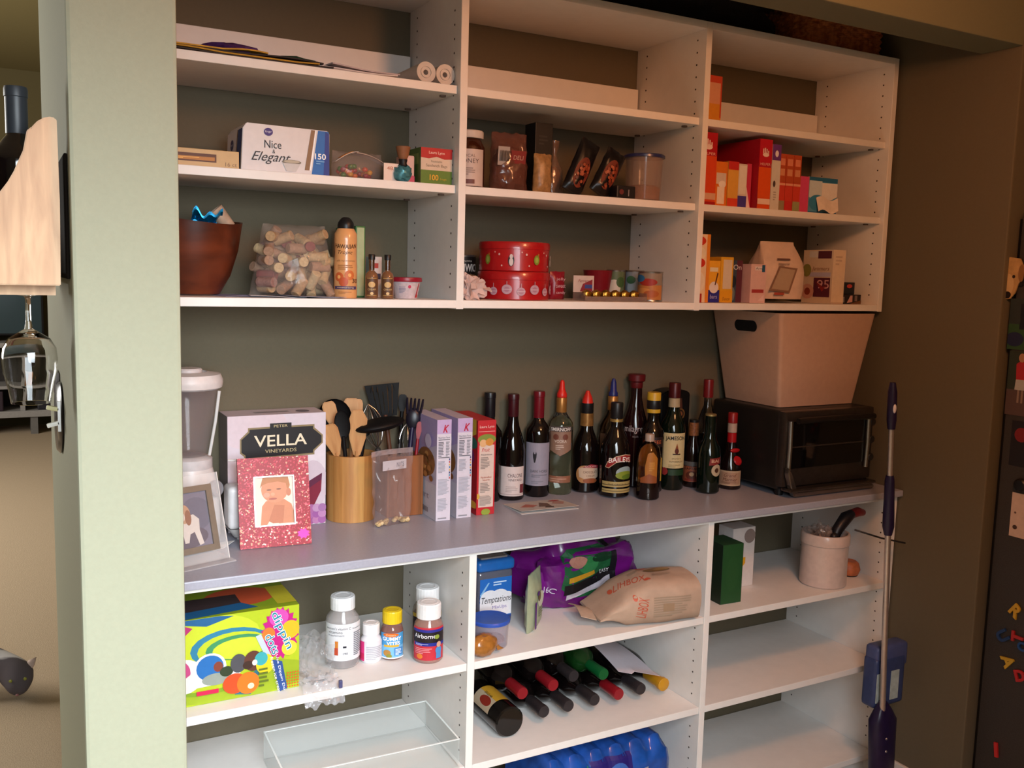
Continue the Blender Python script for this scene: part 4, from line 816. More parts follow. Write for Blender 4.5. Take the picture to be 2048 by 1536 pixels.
def utensil(name, lab, a, b, hl, hw, mat, kind, twist=0., shaft=.0055, hmat=None, cat='utensil'):
    L = (b-a).length; t = thing(name, lab, cat, mat4=frame_to(a, b, twist), group=UT)
    sm = hmat or mat
    if kind != 'whisk': obj('handle', tube([(0, 0, 0), (0, 0, L*.5), (0, 0, L-hl*.9)], [shaft*1.15, shaft, shaft*.9], 10), sm, t, SM)
    n = 22
    def outline(f): return [(hw*f(2*PI*i/n)[0], L-hl/2+hl/2*f(2*PI*i/n)[1]) for i in range(n)]
    if kind in ('spoon', 'ladle'):
        bm = blob(hw, hw*.32, hl/2, 0, 0, L-hl/2, 10)
        for v in bm.verts:
            if v.co.y < 0: v.co.y = -v.co.y*.55+.002*0
        obj('bowl', bm, mat, t, SM)
    elif kind == 'paddle':
        obj('blade', xf(slab([(-hw*.35, L-hl), (hw*.35, L-hl), (hw, L-hl*.55), (hw, L-hl*.15), (hw*.7, L), (-hw*.7, L), (-hw, L-hl*.15), (-hw, L-hl*.55)], .006, .002), Matrix.Translation((0, -.003, 0))), mat, t, SM)
    elif kind == 'hole':
        pts = [(-hw*.3, L-hl), (hw*.35, L-hl), (hw*.9, L-hl*.6), (hw, L-hl*.2), (hw*.4, L), (-hw*.6, L-.004), (-hw, L-hl*.3), (-hw*.8, L-hl*.65)]
        obj('blade', xf(slab(pts, .006, .002), Matrix.Translation((0, -.003, 0))), mat, t, SM)
        obj('hanging_hole', xf(lathe([(0, 0), (.0095, 0), (.0095, .0072), (0, .0072)], 18), Matrix.Translation((hw*.55, -.0036+.0072, L-hl*.42)) @ Matrix.Rotation(PI/2, 4, 'X')), M('#3a2412', .8), t, SM)
    elif kind == 'turner':
        bm = bmesh.new(); x = [hw*q for q in (-1, -.62, -.56, -.33, -.27, -.03, .03, .27, .33, .56, .62, 1)]
        for i in range(0, 11, 1):
            solid = i % 2 == 0
            if solid: box(x[i], x[i+1], -.002, .002, L-hl*.95, L, bm=bm)
            else: box(x[i], x[i+1], -.002, .002, L-hl*.95, L-hl*.78, bm=bm); box(x[i], x[i+1], -.002, .002, L-hl*.22, L, bm=bm)
        for v in bm.verts:
            d = (L-v.co.z)/hl; v.co.x *= (1-.5*max(0, d-.5)/.5)*(1-.16*max(0, .2-d)/.2)
            v.co.y += .012*abs(v.co.x/hw)**2*0
        obj('slotted_blade', bm, mat, t)
    elif kind == 'fork':
        obj('head', blob(hw*.9, hw*.4, hl*.33, 0, 0, L-hl*.62, 9), mat, t, SM)
        for k in range(5):
            x = -hw*.9+hw*.45*k
            obj('tine', tube([(x*.8, 0, L-hl*.5), (x, -.006, L-hl*.2), (x*1.05, -.016, L)], [.004, .0035, .0025], 8), mat, t, SM)
    elif kind == 'whisk':
        obj('handle', tube([(0, 0, 0), (0, 0, L-hl)], .007, 10), sm, t, SM)
        for k in range(5):
            a_ = PI*k/5; pts = []
            for i in range(15):
                th = PI*i/14; rr = hw*math.sin(th)**.8; zz = L-hl+hl*(.5-.5*math.cos(th)) if False else L-hl+hl*math.sin(th/2 if th < PI/2 else PI/2-(th-PI/2)/2+0)
                s = 1 if th < PI/2 else -1
                q = min(th, PI-th)/(PI/2)
                pts.append((s*hw*math.sin(q*PI)**.7*math.cos(a_) if q < 1 else 0, s*hw*math.sin(q*PI)**.7*math.sin(a_) if q < 1 else 0, L-hl+hl*q))
            obj('wire', tube(pts, .0011, 6), STEEL, t, SM)
    return t
WD = wood('#b07a48', '#c99660', 8, 2, .55, 10); WD2 = wood('#b88656', '#d0a070', 8, 2, .55, 10); BK = M('#0c0a0b', .5, var=.15, spec=.25)
base = lambda dx, dy: Vector((HX+dx, HY+dy, ZC+.02))
utensil('black_ladle', 'large black plastic spoon tilted left over the wine box', base(.02, .03), px(652, 792, .27), .09, .042, BK, 'spoon')
utensil('wooden_spoon', 'wooden spoon with a narrow head leaning left', base(.015, .01), px(647, 795, .25), .07, .017, WD2, 'paddle')
utensil('wooden_paddle', 'flat wooden paddle leaning left at the holder rim', base(0, -.02), px(655, 838, .21), .085, .02, WD, 'paddle')
utensil('black_slotted_spoon', 'black spoon standing in front of the wooden paddles', base(-.01, -.03), px(683, 808, .2), .075, .02, BK, 'spoon')
utensil('wooden_spatula', 'pale wooden spatula standing upright at the back', base(.01, .03), px(697, 792, .27), .085, .021, WD2, 'paddle')
utensil('wooden_stirrer', 'light wooden stirrer with a notched tip at the back', base(.02, .03), px(713, 794, .265), .07, .012, WD2, 'paddle')
utensil('wooden_turner', 'wooden turner with a round hanging hole', base(0, -.03), px(722, 806, .19), .12, .024, WD, 'hole')
t = utensil('flat_black_skimmer', 'black ladle with a wide flat bowl hanging right of the holder', base(.0, -.01), px(738, 850, .2), .02, .012, BK, 'spoon')
sk = obj('wide_bowl', blob(.068, .045, .016, 0, 0, 0, 12), BK, t, SM); c_ = px(768, 843, .2)
sk.matrix_local = t.matrix_world.inverted() @ Matrix.Translation(c_) @ Matrix.Rotation(math.radians(-9), 4, 'Y')
b2 = lambda dx, dy: Vector((.787+dx, .235+dy, ZC+.02))
utensil('slotted_turner', 'black slotted turner standing tall behind the holders', b2(0, .02), px(766, 764, .27), .09, .054, BK, 'turner', 0, .006, wood('#4a2a1a', '#6a3c22', 8, 2, .5))
utensil('metal_whisk', 'steel balloon whisk behind the black skimmer', b2(-.02, .01), px(735, 805, .26), .12, .028, M('#3a3838', .4), 'whisk')
utensil('wire_whisk', 'small steel whisk leaning right of the zip bag', b2(.01, .01), px(828, 850, .25), .1, .02, M('#3a3838', .4), 'whisk')
utensil('pasta_fork', 'black and purple pasta fork curving right', b2(.01, -.01), px(848, 795, .24), .085, .022, M('#191522', .35, var=.3), 'fork', 0, .006, M('#241a3a', .35))
utensil('black_spatula', 'black handled spatula leaning right behind the pasta fork', b2(.0, .02), px(815, 790, .285), .05, .011, BK, 'paddle')
utensil('red_spatula', 'slim red spatula leaning right against the cereal box', b2(.025, -.02), px(860, 845, .225), .05, .007, M('#9a1a24', .35), 'paddle', 0, .0045)
# zip bag with a few nuts
t = thing('zip_bag', 'clear zip bag with a white strip and a few nuts at its bottom', 'bag', (.728, .132, ZC+.0005), 12)
obj('bag_film', pouch(.108, .178, .05, 16, 20, -.12, .007, 40, 8., .35), film('#a8908c', .24, .1, .6, 18), t, SM)
obj('zip_strip', xf(sheet(lambda u, v: (-.062+.124*u, .002*math.sin(u*8), .176+.012*v+.003*math.sin(u*3)), 14, 2, .001), Matrix.Identity(4)), film('#c4b0b0', .5, .12), t, SM)
prt('write_on_strip', t, .07, .024, [('r', 0, 0, 1, 1, '#b9aeb2'), ('t', 'NUTS', .74, .5, .5, '#5a5058', .3)], lambda x, z, d: Vector((x-.038, -.0135-d, .142+z)))
rn = random.Random(4)
for i in range(26):
    x, y = rn.uniform(-.045, .045), rn.uniform(-.02, .02)
    o = obj('nut', blob(.0065, .0055, .005, 0, 0, 0, 5, .4), M(rn.choice(('#c4a878', '#b8986a', '#cfb58a')), .7), None, SM)
    A = Matrix.Translation((.728, .132, ZC)) @ Matrix.Rotation(math.radians(12), 4, 'Z'); o.location = A @ Vector((x, y*.5, .007+rn.random()*.009*(1-abs(x)*15))); tag(o, 'small pale nut lying in the bottom of the zip bag', 'nut', 'nuts in the zip bag')
# cereal boxes
CB = 'cereal boxes on the counter'
def fine(n, c='#8d8890'): return n
ksh = [('r', 0, 0, 1, 1, '#cfc8d4'), ('r', 0, .86, 1, .14, '#b8a0c8'), ('t', 'K', .62, .91, .075, '#b01a3a', .42, {'sh': .35, 'b': .03}), ('t', 'Nutrition Facts', .5, .825, .018, '#3a3a44', .8), ('r', .1, .8, .8, .006, '#2a2a30'), ('l', .1, .64, .45, .15, 10, '#55555e'), ('l', .62, .64, .26, .15, 10, '#77777e'), ('r', .1, .625, .8, .006, '#2a2a30'), ('l', .1, .48, .55, .12, 9, '#9a98a2'), ('l', .1, .26, .8, .16, 13, '#a4a2ac'), ('l', .1, .1, .75, .13, 9, '#a4a2ac'), ('r', .12, .02, .6, .012, '#8a8890')]+[('r', .86, .6-.026*i, .06, .018, c) for i, c in enumerate(('#2a2a6a', '#c0302c', '#d8a83a', '#2a6a9a', '#d8a83a', '#2a2a6a', '#3a8ab0', '#c0302c'))]
def ksl(extra): return [('r', 0, 0, 1, 1, '#bdb3c6'), ('r', 0, 0, 1, .35, '#c6c2cc'), ('p', [(.0, .55), (1, .75), (1, 1), (0, 1)], '#ab98c2')]+extra
fl = []
rf = random.Random(3)
for i in range(26): fl.append(('e', .62+rf.gauss(0, .12), .55+rf.gauss(0, .06), .07, .03, rf.choice(('#a06a34', '#8a5426', '#b98448', '#74441e'))))
ksl1 = ksl([('e', .62, .55, .33, .14, '#8a5a30')]+fl+[('e', .3, .33, .16, .06, '#a84a2a'), ('e', .2, .3, .1, .04, '#3a2a4a'), ('t', 'yogurt', .45, .21, .07, '#7a7684', .7), ('e', .75, .77, .12, .07, '#cfc0da')]+[('r', .5+.03*i, .06, .012+.006*(i % 2), .05, '#3a3840') for i in range(10)])
carton('flake_cereal_box', 'lilac cereal box with a red K and nutrition panel, nearest the zip bag', 'cereal box', .8425, .8815, .112, .295, ZC+.0005, ZC+.262, '#c4b8cc', ksh, ksl1, rot=-2, group=CB)
carton('flake_cereal_box', 'lilac cereal box with a red K between the lilac and the red box', 'cereal box', .903, .944, .118, .3, ZC+.0005, ZC+.262, '#c4b8cc', ksh, ksl1, rot=-2, group=CB)
rsh = [('r', 0, 0, 1, 1, '#b8242c'), ('r', .1, .08, .82, .66, '#d3bcb0'), ('t', 'Laura Lynn', .5, .93, .035, '#e8c8c0', .8), ('r', .05, .88, .9, .006, '#e0a098'), ('e', .5, .8, .5, .055, '#7a8a3a'), ('e', .3, .76, .2, .04, '#d8a878'), ('e', .65, .77, .22, .04, '#c8863a'), ('t', 'Fruit', .45, .69, .04, '#c03a3a', .45, {'sh': .3}), ('t', 'Nutrition', .5, .64, .018, '#4a3a34', .6), ('l', .18, .49, .5, .13, 8, '#8a7a72'), ('t', 'Marshmallow', .5, .4, .02, '#a84a2a', .6), ('t', 'Squares', .5, .37, .02, '#a84a2a', .4), ('l', .18, .24, .55, .11, 7, '#8a7a72'), ('l', .15, .1, .7, .11, 9, '#9a8a82'), ('e', .5, .03, .25, .035, '#8a9a3a'), ('e', .05, .2, .1, .03, '#c8a03a')]
rsl = [('r', 0, 0, 1, 1, '#a8202a'), ('p', [(.5, .75), (.95, .85), (.95, 1), (.5, 1)], '#c8a83a'), ('e', .7, .6, .2, .1, '#7a2a6a'), ('e', .6, .4, .2, .12, '#c8562a'), ('e', .85, .75, .15, .06, '#2a6a5a'), ('e', .85, .1, .2, .04, '#d8a03a')]
carton('fruity_cereal_box', 'red cereal box with a pale recipe panel beside the wine bottles', 'cereal box', .964, 1.016, .125, .3, ZC+.0005, ZC+.252, '#b8242c', rsh, rsl, rot=-2, group=CB)
# greeting card
A = Matrix.Translation((1.165, .14, ZC+.0006)) @ Matrix.Rotation(math.radians(-2), 4, 'Z')
t = thing('greeting_card', 'white greeting card with red and brown figures lying on the counter', 'card', mat4=A)
obj('back_leaf', box(-.088, .088, -.058, .055, 0, .0008), PAPER, t)
obj('front_leaf', sheet(lambda u, v: (-.088+.176*u, -.058+.113*v, .0012+.007*(1-v)), 8, 6, .0007), M('#c9c2bc', .5), t, SM)
prt('printed_front', t, .176, .113, [('r', .03, .05, .94, .9, '#bfb6ae'), ('p', [(.1, .4), (.3, .7), (.45, .5), (.3, .3)], '#b06a5a'), ('p', [(.4, .3), (.55, .75), (.65, .6), (.6, .2)], '#6a5040'), ('p', [(.45, .15), (.6, .1), (.62, .2), (.5, .25)], '#4a3a30'), ('p', [(.7, .5), (.85, .85), (.95, .6), (.85, .35)], '#b08a80'), ('e', .83, .8, .1, .06, '#a83a40')], lambda x, y, d: Vector((-.088+x, -.058+y, .0019+.007*(1-y/.113)+d)))
# ================================================================== bottles on the counter
BT = 'bottles standing on the counter'
def bord(R, H, nr=.0145): return [(0, .002), (R*.6, .001), (R*.9, 0), (R, .005), (R, .6*H), (R*.95, .645*H), (R*.7, .69*H), (nr*1.1, .735*H), (nr, .77*H), (nr, .97*H), (nr, H), (0, H)]
def burg(R, H, nr=.0145): return [(0, .002), (R*.6, .001), (R*.9, 0), (R, .005), (R, .47*H), (R*.93, .53*H), (R*.72, .62*H), (R*.5, .7*H), (nr*1.05, .77*H), (nr, .82*H), (nr, H), (0, H)]
def bottle(name, lab, x, y, prof, mat, cap=None, labels=(), rot=0, z=ZC, group=BT, n=32):
    t = thing(name, lab, 'bottle', (x, y, z+.0005), rot, group)
    obj('bottle_glass', lathe(prof, n), mat, t, SM)
    for c in (cap or []): obj(c[0], lathe(c[1], 24), c[2], t, SM)
    for (nm, z0, h, r, W, ang, sh) in labels: prt(nm, t, W, h, sh, around(r+.0003, z0, W, ang), .005)
    return t
def capsule(z0, z1, r, nm='capsule', m=None): return (nm, [(r*.98, z0), (r, z0+.001), (r, z1-.016), (r*1.06, z1-.015), (r*1.06, z1-.004), (r, z1), (0, z1)], m)
BURG = M('#3a0d14', .35, var=.15); BLK = M('#131116', .35, var=.15)
bottle('wine_bottle', 'dark wine bottle with a black capsule behind the red cereal box', 1.068, .268, bord(.036, .303), DARKG, [capsule(.235, .304, .0155, m=BLK)])
bottle('wine_bottle', 'burgundy wine bottle with a low white label beside the red cereal box', 1.139, .262, burg(.037, .297), DARKG, [capsule(.235, .298, .0155, m=BURG)],
  [('front_label', .013, .084, .037, .088, -33, [('r', 0, 0, 1, 1, '#cfc0bc'), ('t', 'CHALONE', .66, .7, .13, '#4a2a2c', .5), ('t', 'VINEYARD', .66, .55, .08, '#4a2a2c', .46), ('l', .35, .14, .4, .22, 4, '#b0a09c'), ('r', .82, .1, .16, .3, '#6a2a30'), ('r', 0, .05, 1, .02, '#a89490')])])
bottle('wine_bottle', 'dark wine bottle with a red capsule and tall grey horse label', 1.226, .268, bord(.0365, .301), DARKG, [capsule(.226, .302, .0158, m=M('#6a0f1c', .3))],
  [('front_label', .034, .124, .0365, .08, -30, [('r', 0, 0, 1, 1, '#8f8a98'), ('p', [(.33, .74), (.36, .8), (.38, .74), (.42, .74), (.44, .8), (.47, .74), (.46, .66), (.42, .54), (.38, .54), (.34, .66)], '#1c1a20'), ('t', 'DARK HORSE', .58, .34, .06, '#3a3840', .66), ('l', .3, .2, .6, .08, 2, '#6a6874'), ('l', .3, .05, .5, .08, 2, '#7a7884')])])
CL = glass('#dfe4da')
t = bottle('vodka_bottle', 'clear faceted vodka bottle with a red pourer and silver label', 1.302, .268, [(0, .002), (.034, 0), (.0365, .004), (.0365, .05), (.0345, .06), (.0365, .13), (.0365, .195), (.034, .21), (.02, .23), (.0145, .24), (.0145, .283), (0, .283)], CL,
  [('neck_band', [(.0148, .238), (.0152, .239), (.0152, .28), (.0148, .281)], M('#a8763c', .35, .5)), ('pourer', [(0, .28), (.014, .28), (.015, .286), (.0145, .292), (.011, .3), (.0085, .306), (.007, .325), (.004, .331), (0, .332)], M('#d0241c', .35))],
  [('front_label', .115, .086, .0366, .07, -31, [('p', [(0, .2), (.5, 0), (1, .2), (1, 1), (0, 1)], '#8a6a58'), ('r', 0, .82, 1, .18, '#4a3c38'), ('t', 'SMIRNOFF', .5, .9, .12, '#d8cfc8', .9, {'b': .02}), ('e', .3, .64, .12, .1, '#6a3a2c'), ('e', .7, .64, .12, .1, '#6a3a2c'), ('t', 'VODKA', .5, .5, .1, '#d8c8bc', .5), ('l', .3, .22, .4, .18, 3, '#c0aa9c')]),
   ('lower_band', .036, .02, .0366, .075, -31, [('r', 0, 0, 1, 1, '#8a5a44'), ('l', .1, .2, .8, .6, 2, '#b08a74')])], n=16)
GOLD = '#a87a44'
bottle('cream_liqueur_bottle', 'brown liqueur bottle with a red pourer and gold neck label', 1.389, .264, burg(.0395, .262, .017), DARKG,
  [('neck_label', [(.0172, .2), (.0195, .195), (.019, .232), (.0175, .232)], M(GOLD, .3, .6, var=.25)), ('black_collar', [(.0175, .232), (.0185, .234), (.0185, .262), (0, .262)], BLACKP), ('pourer', [(0, .262), (.0165, .262), (.014, .276), (.008, .29), (.005, .298), (0, .299)], M('#c8261c', .35))],
  [('front_label', .03, .056, .0396, .075, -20, [('e', .35, .45, .35, .48, '#a8784a'), ('p', [(.15, .3), (.1, .75), (.5, .95), (.95, .8), (1, .3), (.6, .1)], '#c0a890'), ('p', [(.25, .82), (.6, 1), (1, .9), (1, .76), (.6, .8)], '#8a1a2c'), ('t', 'GODIVA', .62, .88, .1, '#e0b8b0', .5), ('t', 'CHOCOLATE', .6, .58, .13, '#5a3a2a', .6), ('t', 'CREAM', .6, .38, .1, '#7a5a44', .35), ('e', .6, .12, .3, .14, '#8a4a28')])])
bottle('rum_bottle', 'amber rum bottle with a blue pourer behind the cream liqueur', 1.4795, .264, [(0, .002), (.038, 0), (.042, .005), (.042, .15), (.038, .19), (.02, .225), (.0145, .24), (.0145, .28), (0, .28)], glass('#b5a890'),
  [('neck_band', [(.0148, .236), (.0155, .237), (.0155, .278), (.0148, .279)], M('#a8763c', .35, .5, var=.2)), ('pourer', [(0, .279), (.0135, .279), (.014, .288), (.01, .295), (.008, .32), (.004, .331), (0, .332)], M('#20286a', .35))],
  [('front_label', .05, .12, .0421, .08, -33, [('r', 0, 0, 1, 1, '#6a4a34'), ('e', .5, .5, .3, .2, '#8a6a44')])])
bottle('irish_cream_bottle', 'wide dark irish cream bottle with a red banner and green field label', 1.433, .176, [(0, .002), (.036, 0), (.0435, .005), (.0435, .12), (.041, .15), (.03, .18), (.02, .2), (.0175, .21), (.0175, .27), (.0165, .273), (0, .273)], DARKG,
  [('gold_band', [(.0177, .218), (.0185, .218), (.0185, .225), (.0177, .226)], M('#b89a5a', .35, .7)), ('cap', [(.0178, .228), (.0182, .229), (.0182, .27), (.017, .273), (0, .274)], BLACKP)],
  [('front_label', .014, .122, .0437, .098, -20, [('p', [(.08, .62), (.16, .76), (.42, .9), (.7, .94), (.98, .9), (1, .72), (.7, .78), (.42, .74), (.2, .6)], '#c9a88a'), ('p', [(.1, .63), (.17, .745), (.42, .88), (.7, .92), (.97, .885), (.985, .74), (.7, .795), (.42, .755), (.2, .62)], '#8a1c1c'), ('t', 'BAILEYS', .56, .82, .12, '#ece0d8', .72, {'arc': .035, 'b': .01}), ('e', .72, .5, .3, .15, '#8fa0a0'), ('e', .72, .44, .31, .1, '#7a8a2a'), ('e', .8, .4, .2, .06, '#56701f'), ('r', .0, .16, 1, .13, '#a8935c'), ('r', .0, .2, 1, .02, '#5a4a2a'), ('r', 0, .02, 1, .1, '#a8935c'), ('r', 0, .06, 1, .015, '#5a4a2a'), ('t', 'THE ORIGINAL', .5, .225, .04, '#4a3a20', .6)])])
bottle('tequila_bottle', 'tall dark red tequila bottle with a maroon cap and white script', 1.5655, .2665, [(0, .002), (.036, 0), (.04, .005), (.04, .17), (.036, .2), (.024, .24), (.018, .27), (.0175, .322), (0, .322)], M('#1e0a0c', .06, var=.1, spec=.7),
  [('stopper', [(.0176, .3), (.019, .302), (.019, .318), (.026, .322), (.0265, .34), (.024, .342), (0, .342)], M('#5a1016', .4))],
  [('front_label', .15, .05, .0402, .06, -41, [('t', 'milagro', .5, .55, .5, '#b8acac', .95), ('t', 'tequila', .6, .12, .16, '#8a7a7a', .3)])])
bottle('coffee_liqueur_bottle', 'dark coffee liqueur bottle with a yellow and black cap', 1.572, .186, bord(.035, .285, .0165), DARKG,
  [('cap', [(.017, .235), (.0205, .236), (.0205, .258), (.0205, .294), (.0195, .296), (0, .296)], M('#c8a02a', .4)), ('cap_band', [(.0206, .247), (.021, .248), (.021, .272), (.0206, .273)], BLACKP)],
  [('front_label', .02, .15, .0352, .07, -36, [('r', 0, .78, 1, .2, '#241614'), ('t', 'COFFEE', .5, .88, .07, '#b5562c', .8), ('p', [(0, .1), (1, .1), (1, .55), (.6, .7), (0, .6)], '#b08a2c'), ('r', .15, .2, .7, .2, '#7a4a1a')])])
bottle('flask_bottle', 'small clear bottle with an orange panel and dark liquid in front', 1.5055, .111, [(0, .002), (.03, 0), (.0335, .004), (.034, .04), (.033, .05), (.034, .06), (.034, .125), (.028, .15), (.0135, .165), (.0125, .17), (0, .17)], glass('#c4a48c'),
  [('cap', [(.0125, .166), (.0135, .167), (.0135, .186), (.012, .188), (0, .188)], M('#a89484', .35)), ('liquid', [(0, .004), (.0315, .005), (.0315, .05), (0, .051)], M('#23101c', .2))],
  [('front_label', .05, .09, .0342, .05, -34, [('p', [(.3, 0), (1, 0), (1, .8), (.7, 1), (.4, .95), (.25, .5)], '#a86a24'), ('p', [(.0, 0), (1, 0), (1, .2), (.5, .3), (0, .15)], '#8a4a24'), ('l', .5, .4, .35, .3, 5, '#c08a3c')])])
bottle('whiskey_bottle', 'green whiskey bottle with a red cap and cream label', 1.6505, .189, [(0, .002), (.034, 0), (.0378, .005), (.0378, .175), (.035, .2), (.022, .225), (.0165, .245), (.0155, .28), (0, .28)], M('#0a140c', .06, spec=.7, var=.1),
  [('cap', [(.0158, .276), (.018, .277), (.018, .319), (.0165, .322), (0, .322)], M('#4a1014', .35, .2)), ('neck_seal', [(.0167, .25), (.0175, .249), (.017, .276), (.0164, .276)], M('#a89878', .5))],
  [('front_label', .046, .128, .038, .078, -29, [('r', 0, .17, 1, .83, '#cbb98a'), ('r', .3, 0, .7, .14, '#1e3a20'), ('e', .15, .09, .14, .09, '#8a2a28'), ('t', 'JAMESON', .55, .87, .12, '#1c1814', .8, {'b': .02, 'arc': .01}), ('e', .6, .58, .08, .07, '#5a2418'), ('p', [(.54, .64), (.6, .76), (.66, .64)], '#8a4a24'), ('r', .45, .49, .3, .03, '#3a1c14'), ('t', 'IRISH', .6, .4, .035, '#8a7a54', .35), ('t', 'WHISKEY', .6, .33, .04, '#6a5a3c', .55), ('l', .3, .2, .55, .08, 2, '#a8976a')])])
# gift carton behind the whiskey
t = thing('black_gift_carton', 'black round-topped gift carton with a gold seal behind the whiskey', 'box', (1.7, .272, ZC+.0005))
pts = [(-.055, 0), (.055, 0), (.055, .275)]+[(.055*math.cos(a)*1.0, .275+.018*math.sin(a)) for a in [PI*i/10 for i in range(1, 10)]]+[(-.055, .275)]
obj('carton', xf(slab(pts, .06, .003), Matrix.Translation((0, -.03, 0))), M('#0d0c0d', .35, var=.15), t, SM)
prt('gold_seal', t, .036, .07, [('e', .5, .3, .5, .26, '#6a4a24'), ('e', .5, .3, .38, .19, '#2a1a10'), ('e', .5, .3, .24, .12, '#7a4a2c'), ('p', [(.3, .55), (.4, 1), (.6, 1), (.7, .55)], '#4a2a20')], front(-.0, .195, -.03))
bottle('spiced_rum_bottle', 'slim brown spiced rum bottle with pirate style paper labels', 1.728, .186, [(0, .002), (.024, 0), (.026, .004), (.026, .1), (.022, .125), (.014, .145), (.0125, .16), (.0125, .2), (0, .2)], M('#1a0d0a', .08, spec=.7),
  [('neck_label', [(.0128, .16), (.0158, .158), (.0152, .198), (.0128, .199)], M('#7a4a28', .5, var=.4, scale=150)), ('cap', [(.013, .196), (.0145, .197), (.0145, .206), (0, .206)], BLACKP)],
  [('front_label', .018, .062, .0262, .06, -40, [('r', 0, .78, 1, .22, '#5a5450'), ('r', 0, 0, 1, .76, '#8a4a30'), ('t', 'CAPTAIN', .5, .66, .12, '#1c1410', .8, {'b': .02}), ('e', .5, .32, .3, .22, '#5a2a1c'), ('e', .5, .38, .12, .1, '#b08a64'), ('r', .15, .05, .7, .1, '#7a2a20')])])
bottle('clear_liquor_bottle', 'tall clear bottle with a red cap behind the small irish cream', 1.79, .2, [(0, .002), (.024, 0), (.027, .004), (.027, .2), (.02, .225), (.012, .245), (.0115, .275), (0, .275)], glass('#cfd0c8'),
  [('cap', [(.0118, .27), (.0155, .271), (.0155, .322), (.0145, .326), (0, .326)], M('#6e1218', .35)), ('liquid', [(0, .004), (.024, .005), (.0245, .16), (0, .161)], M('#3a2a22', .2))],
  [('front_label', .06, .08, .0272, .05, -40, [('r', 0, 0, 1, 1, '#3a2420'), ('r', .1, .6, .8, .2, '#6a3a2a')])])
bottle('small_irish_cream_bottle', 'small dark irish cream bottle with a gold-rimmed cap', 1.724, .106, [(0, .002), (.03, 0), (.0345, .005), (.0345, .11), (.031, .135), (.02, .16), (.0165, .18), (.0165, .23), (0, .232)], M('#07120c', .05, spec=.7, var=.1),
  [('cap_rim', [(0, .23), (.0162, .23), (.0162, .235), (.0145, .236), (0, .236)], M('#b5a06a', .35, .7))],
  [('front_label', .05, .06, .0347, .05, -6, [('p', [(.1, .6), (.15, .95), (.9, 1), (.95, .7), (.5, .62)], '#7a2420'), ('t', 'BAI', .5, .82, .16, '#d8b89a', .5), ('e', .6, .35, .35, .3, '#b5a488'), ('e', .6, .35, .14, .12, '#4a2a1a')])])
t = bottle('orange_liqueur_bottle', 'squat orange liqueur bottle with a red ribbon and cream label', 1.826, .124, [(0, .002), (.032, 0), (.0345, .004), (.0345, .055), (.032, .075), (.018, .11), (.013, .15), (.0125, .225), (0, .225)], M('#150909', .06, spec=.7),
  [('cap', [(.0128, .2), (.0145, .201), (.0145, .23), (.013, .232), (0, .232)], M('#8a1418', .35)), ('neck_paper', [(.0132, .172), (.0142, .172), (.0142, .199), (.0132, .2)], M('#b09a8c', .5)), ('red_ribbon', [(.0136, .125), (.0142, .125), (.0138, .171), (.0132, .171)], M('#a5141c', .3))],
  [('front_label', .012, .046, .0346, .075, -40, [('r', 0, 0, 1, 1, '#b59c80'), ('r', .06, .1, .88, .8, '#a3826a'), ('t', 'Grand', .5, .7, .22, '#6a3a2a', .5, {'sh': .3}), ('t', 'Marnier', .5, .42, .22, '#5a3024', .6, {'sh': .3}), ('l', .15, .14, .7, .14, 2, '#7a5a44')])])
obj('wax_seal', xf(lathe([(0, 0), (.014, 0), (.015, .003), (.012, .006), (0, .006)], 20), Matrix.Translation((.0, -.0285, .088)) @ Matrix.Rotation(math.radians(62), 4, 'X')), M('#a5141c', .3), t, SM)
obj('ribbon_bow', blob(.019, .006, .007, 0, -.017, .118, 8), M('#a5141c', .3), t, SM)

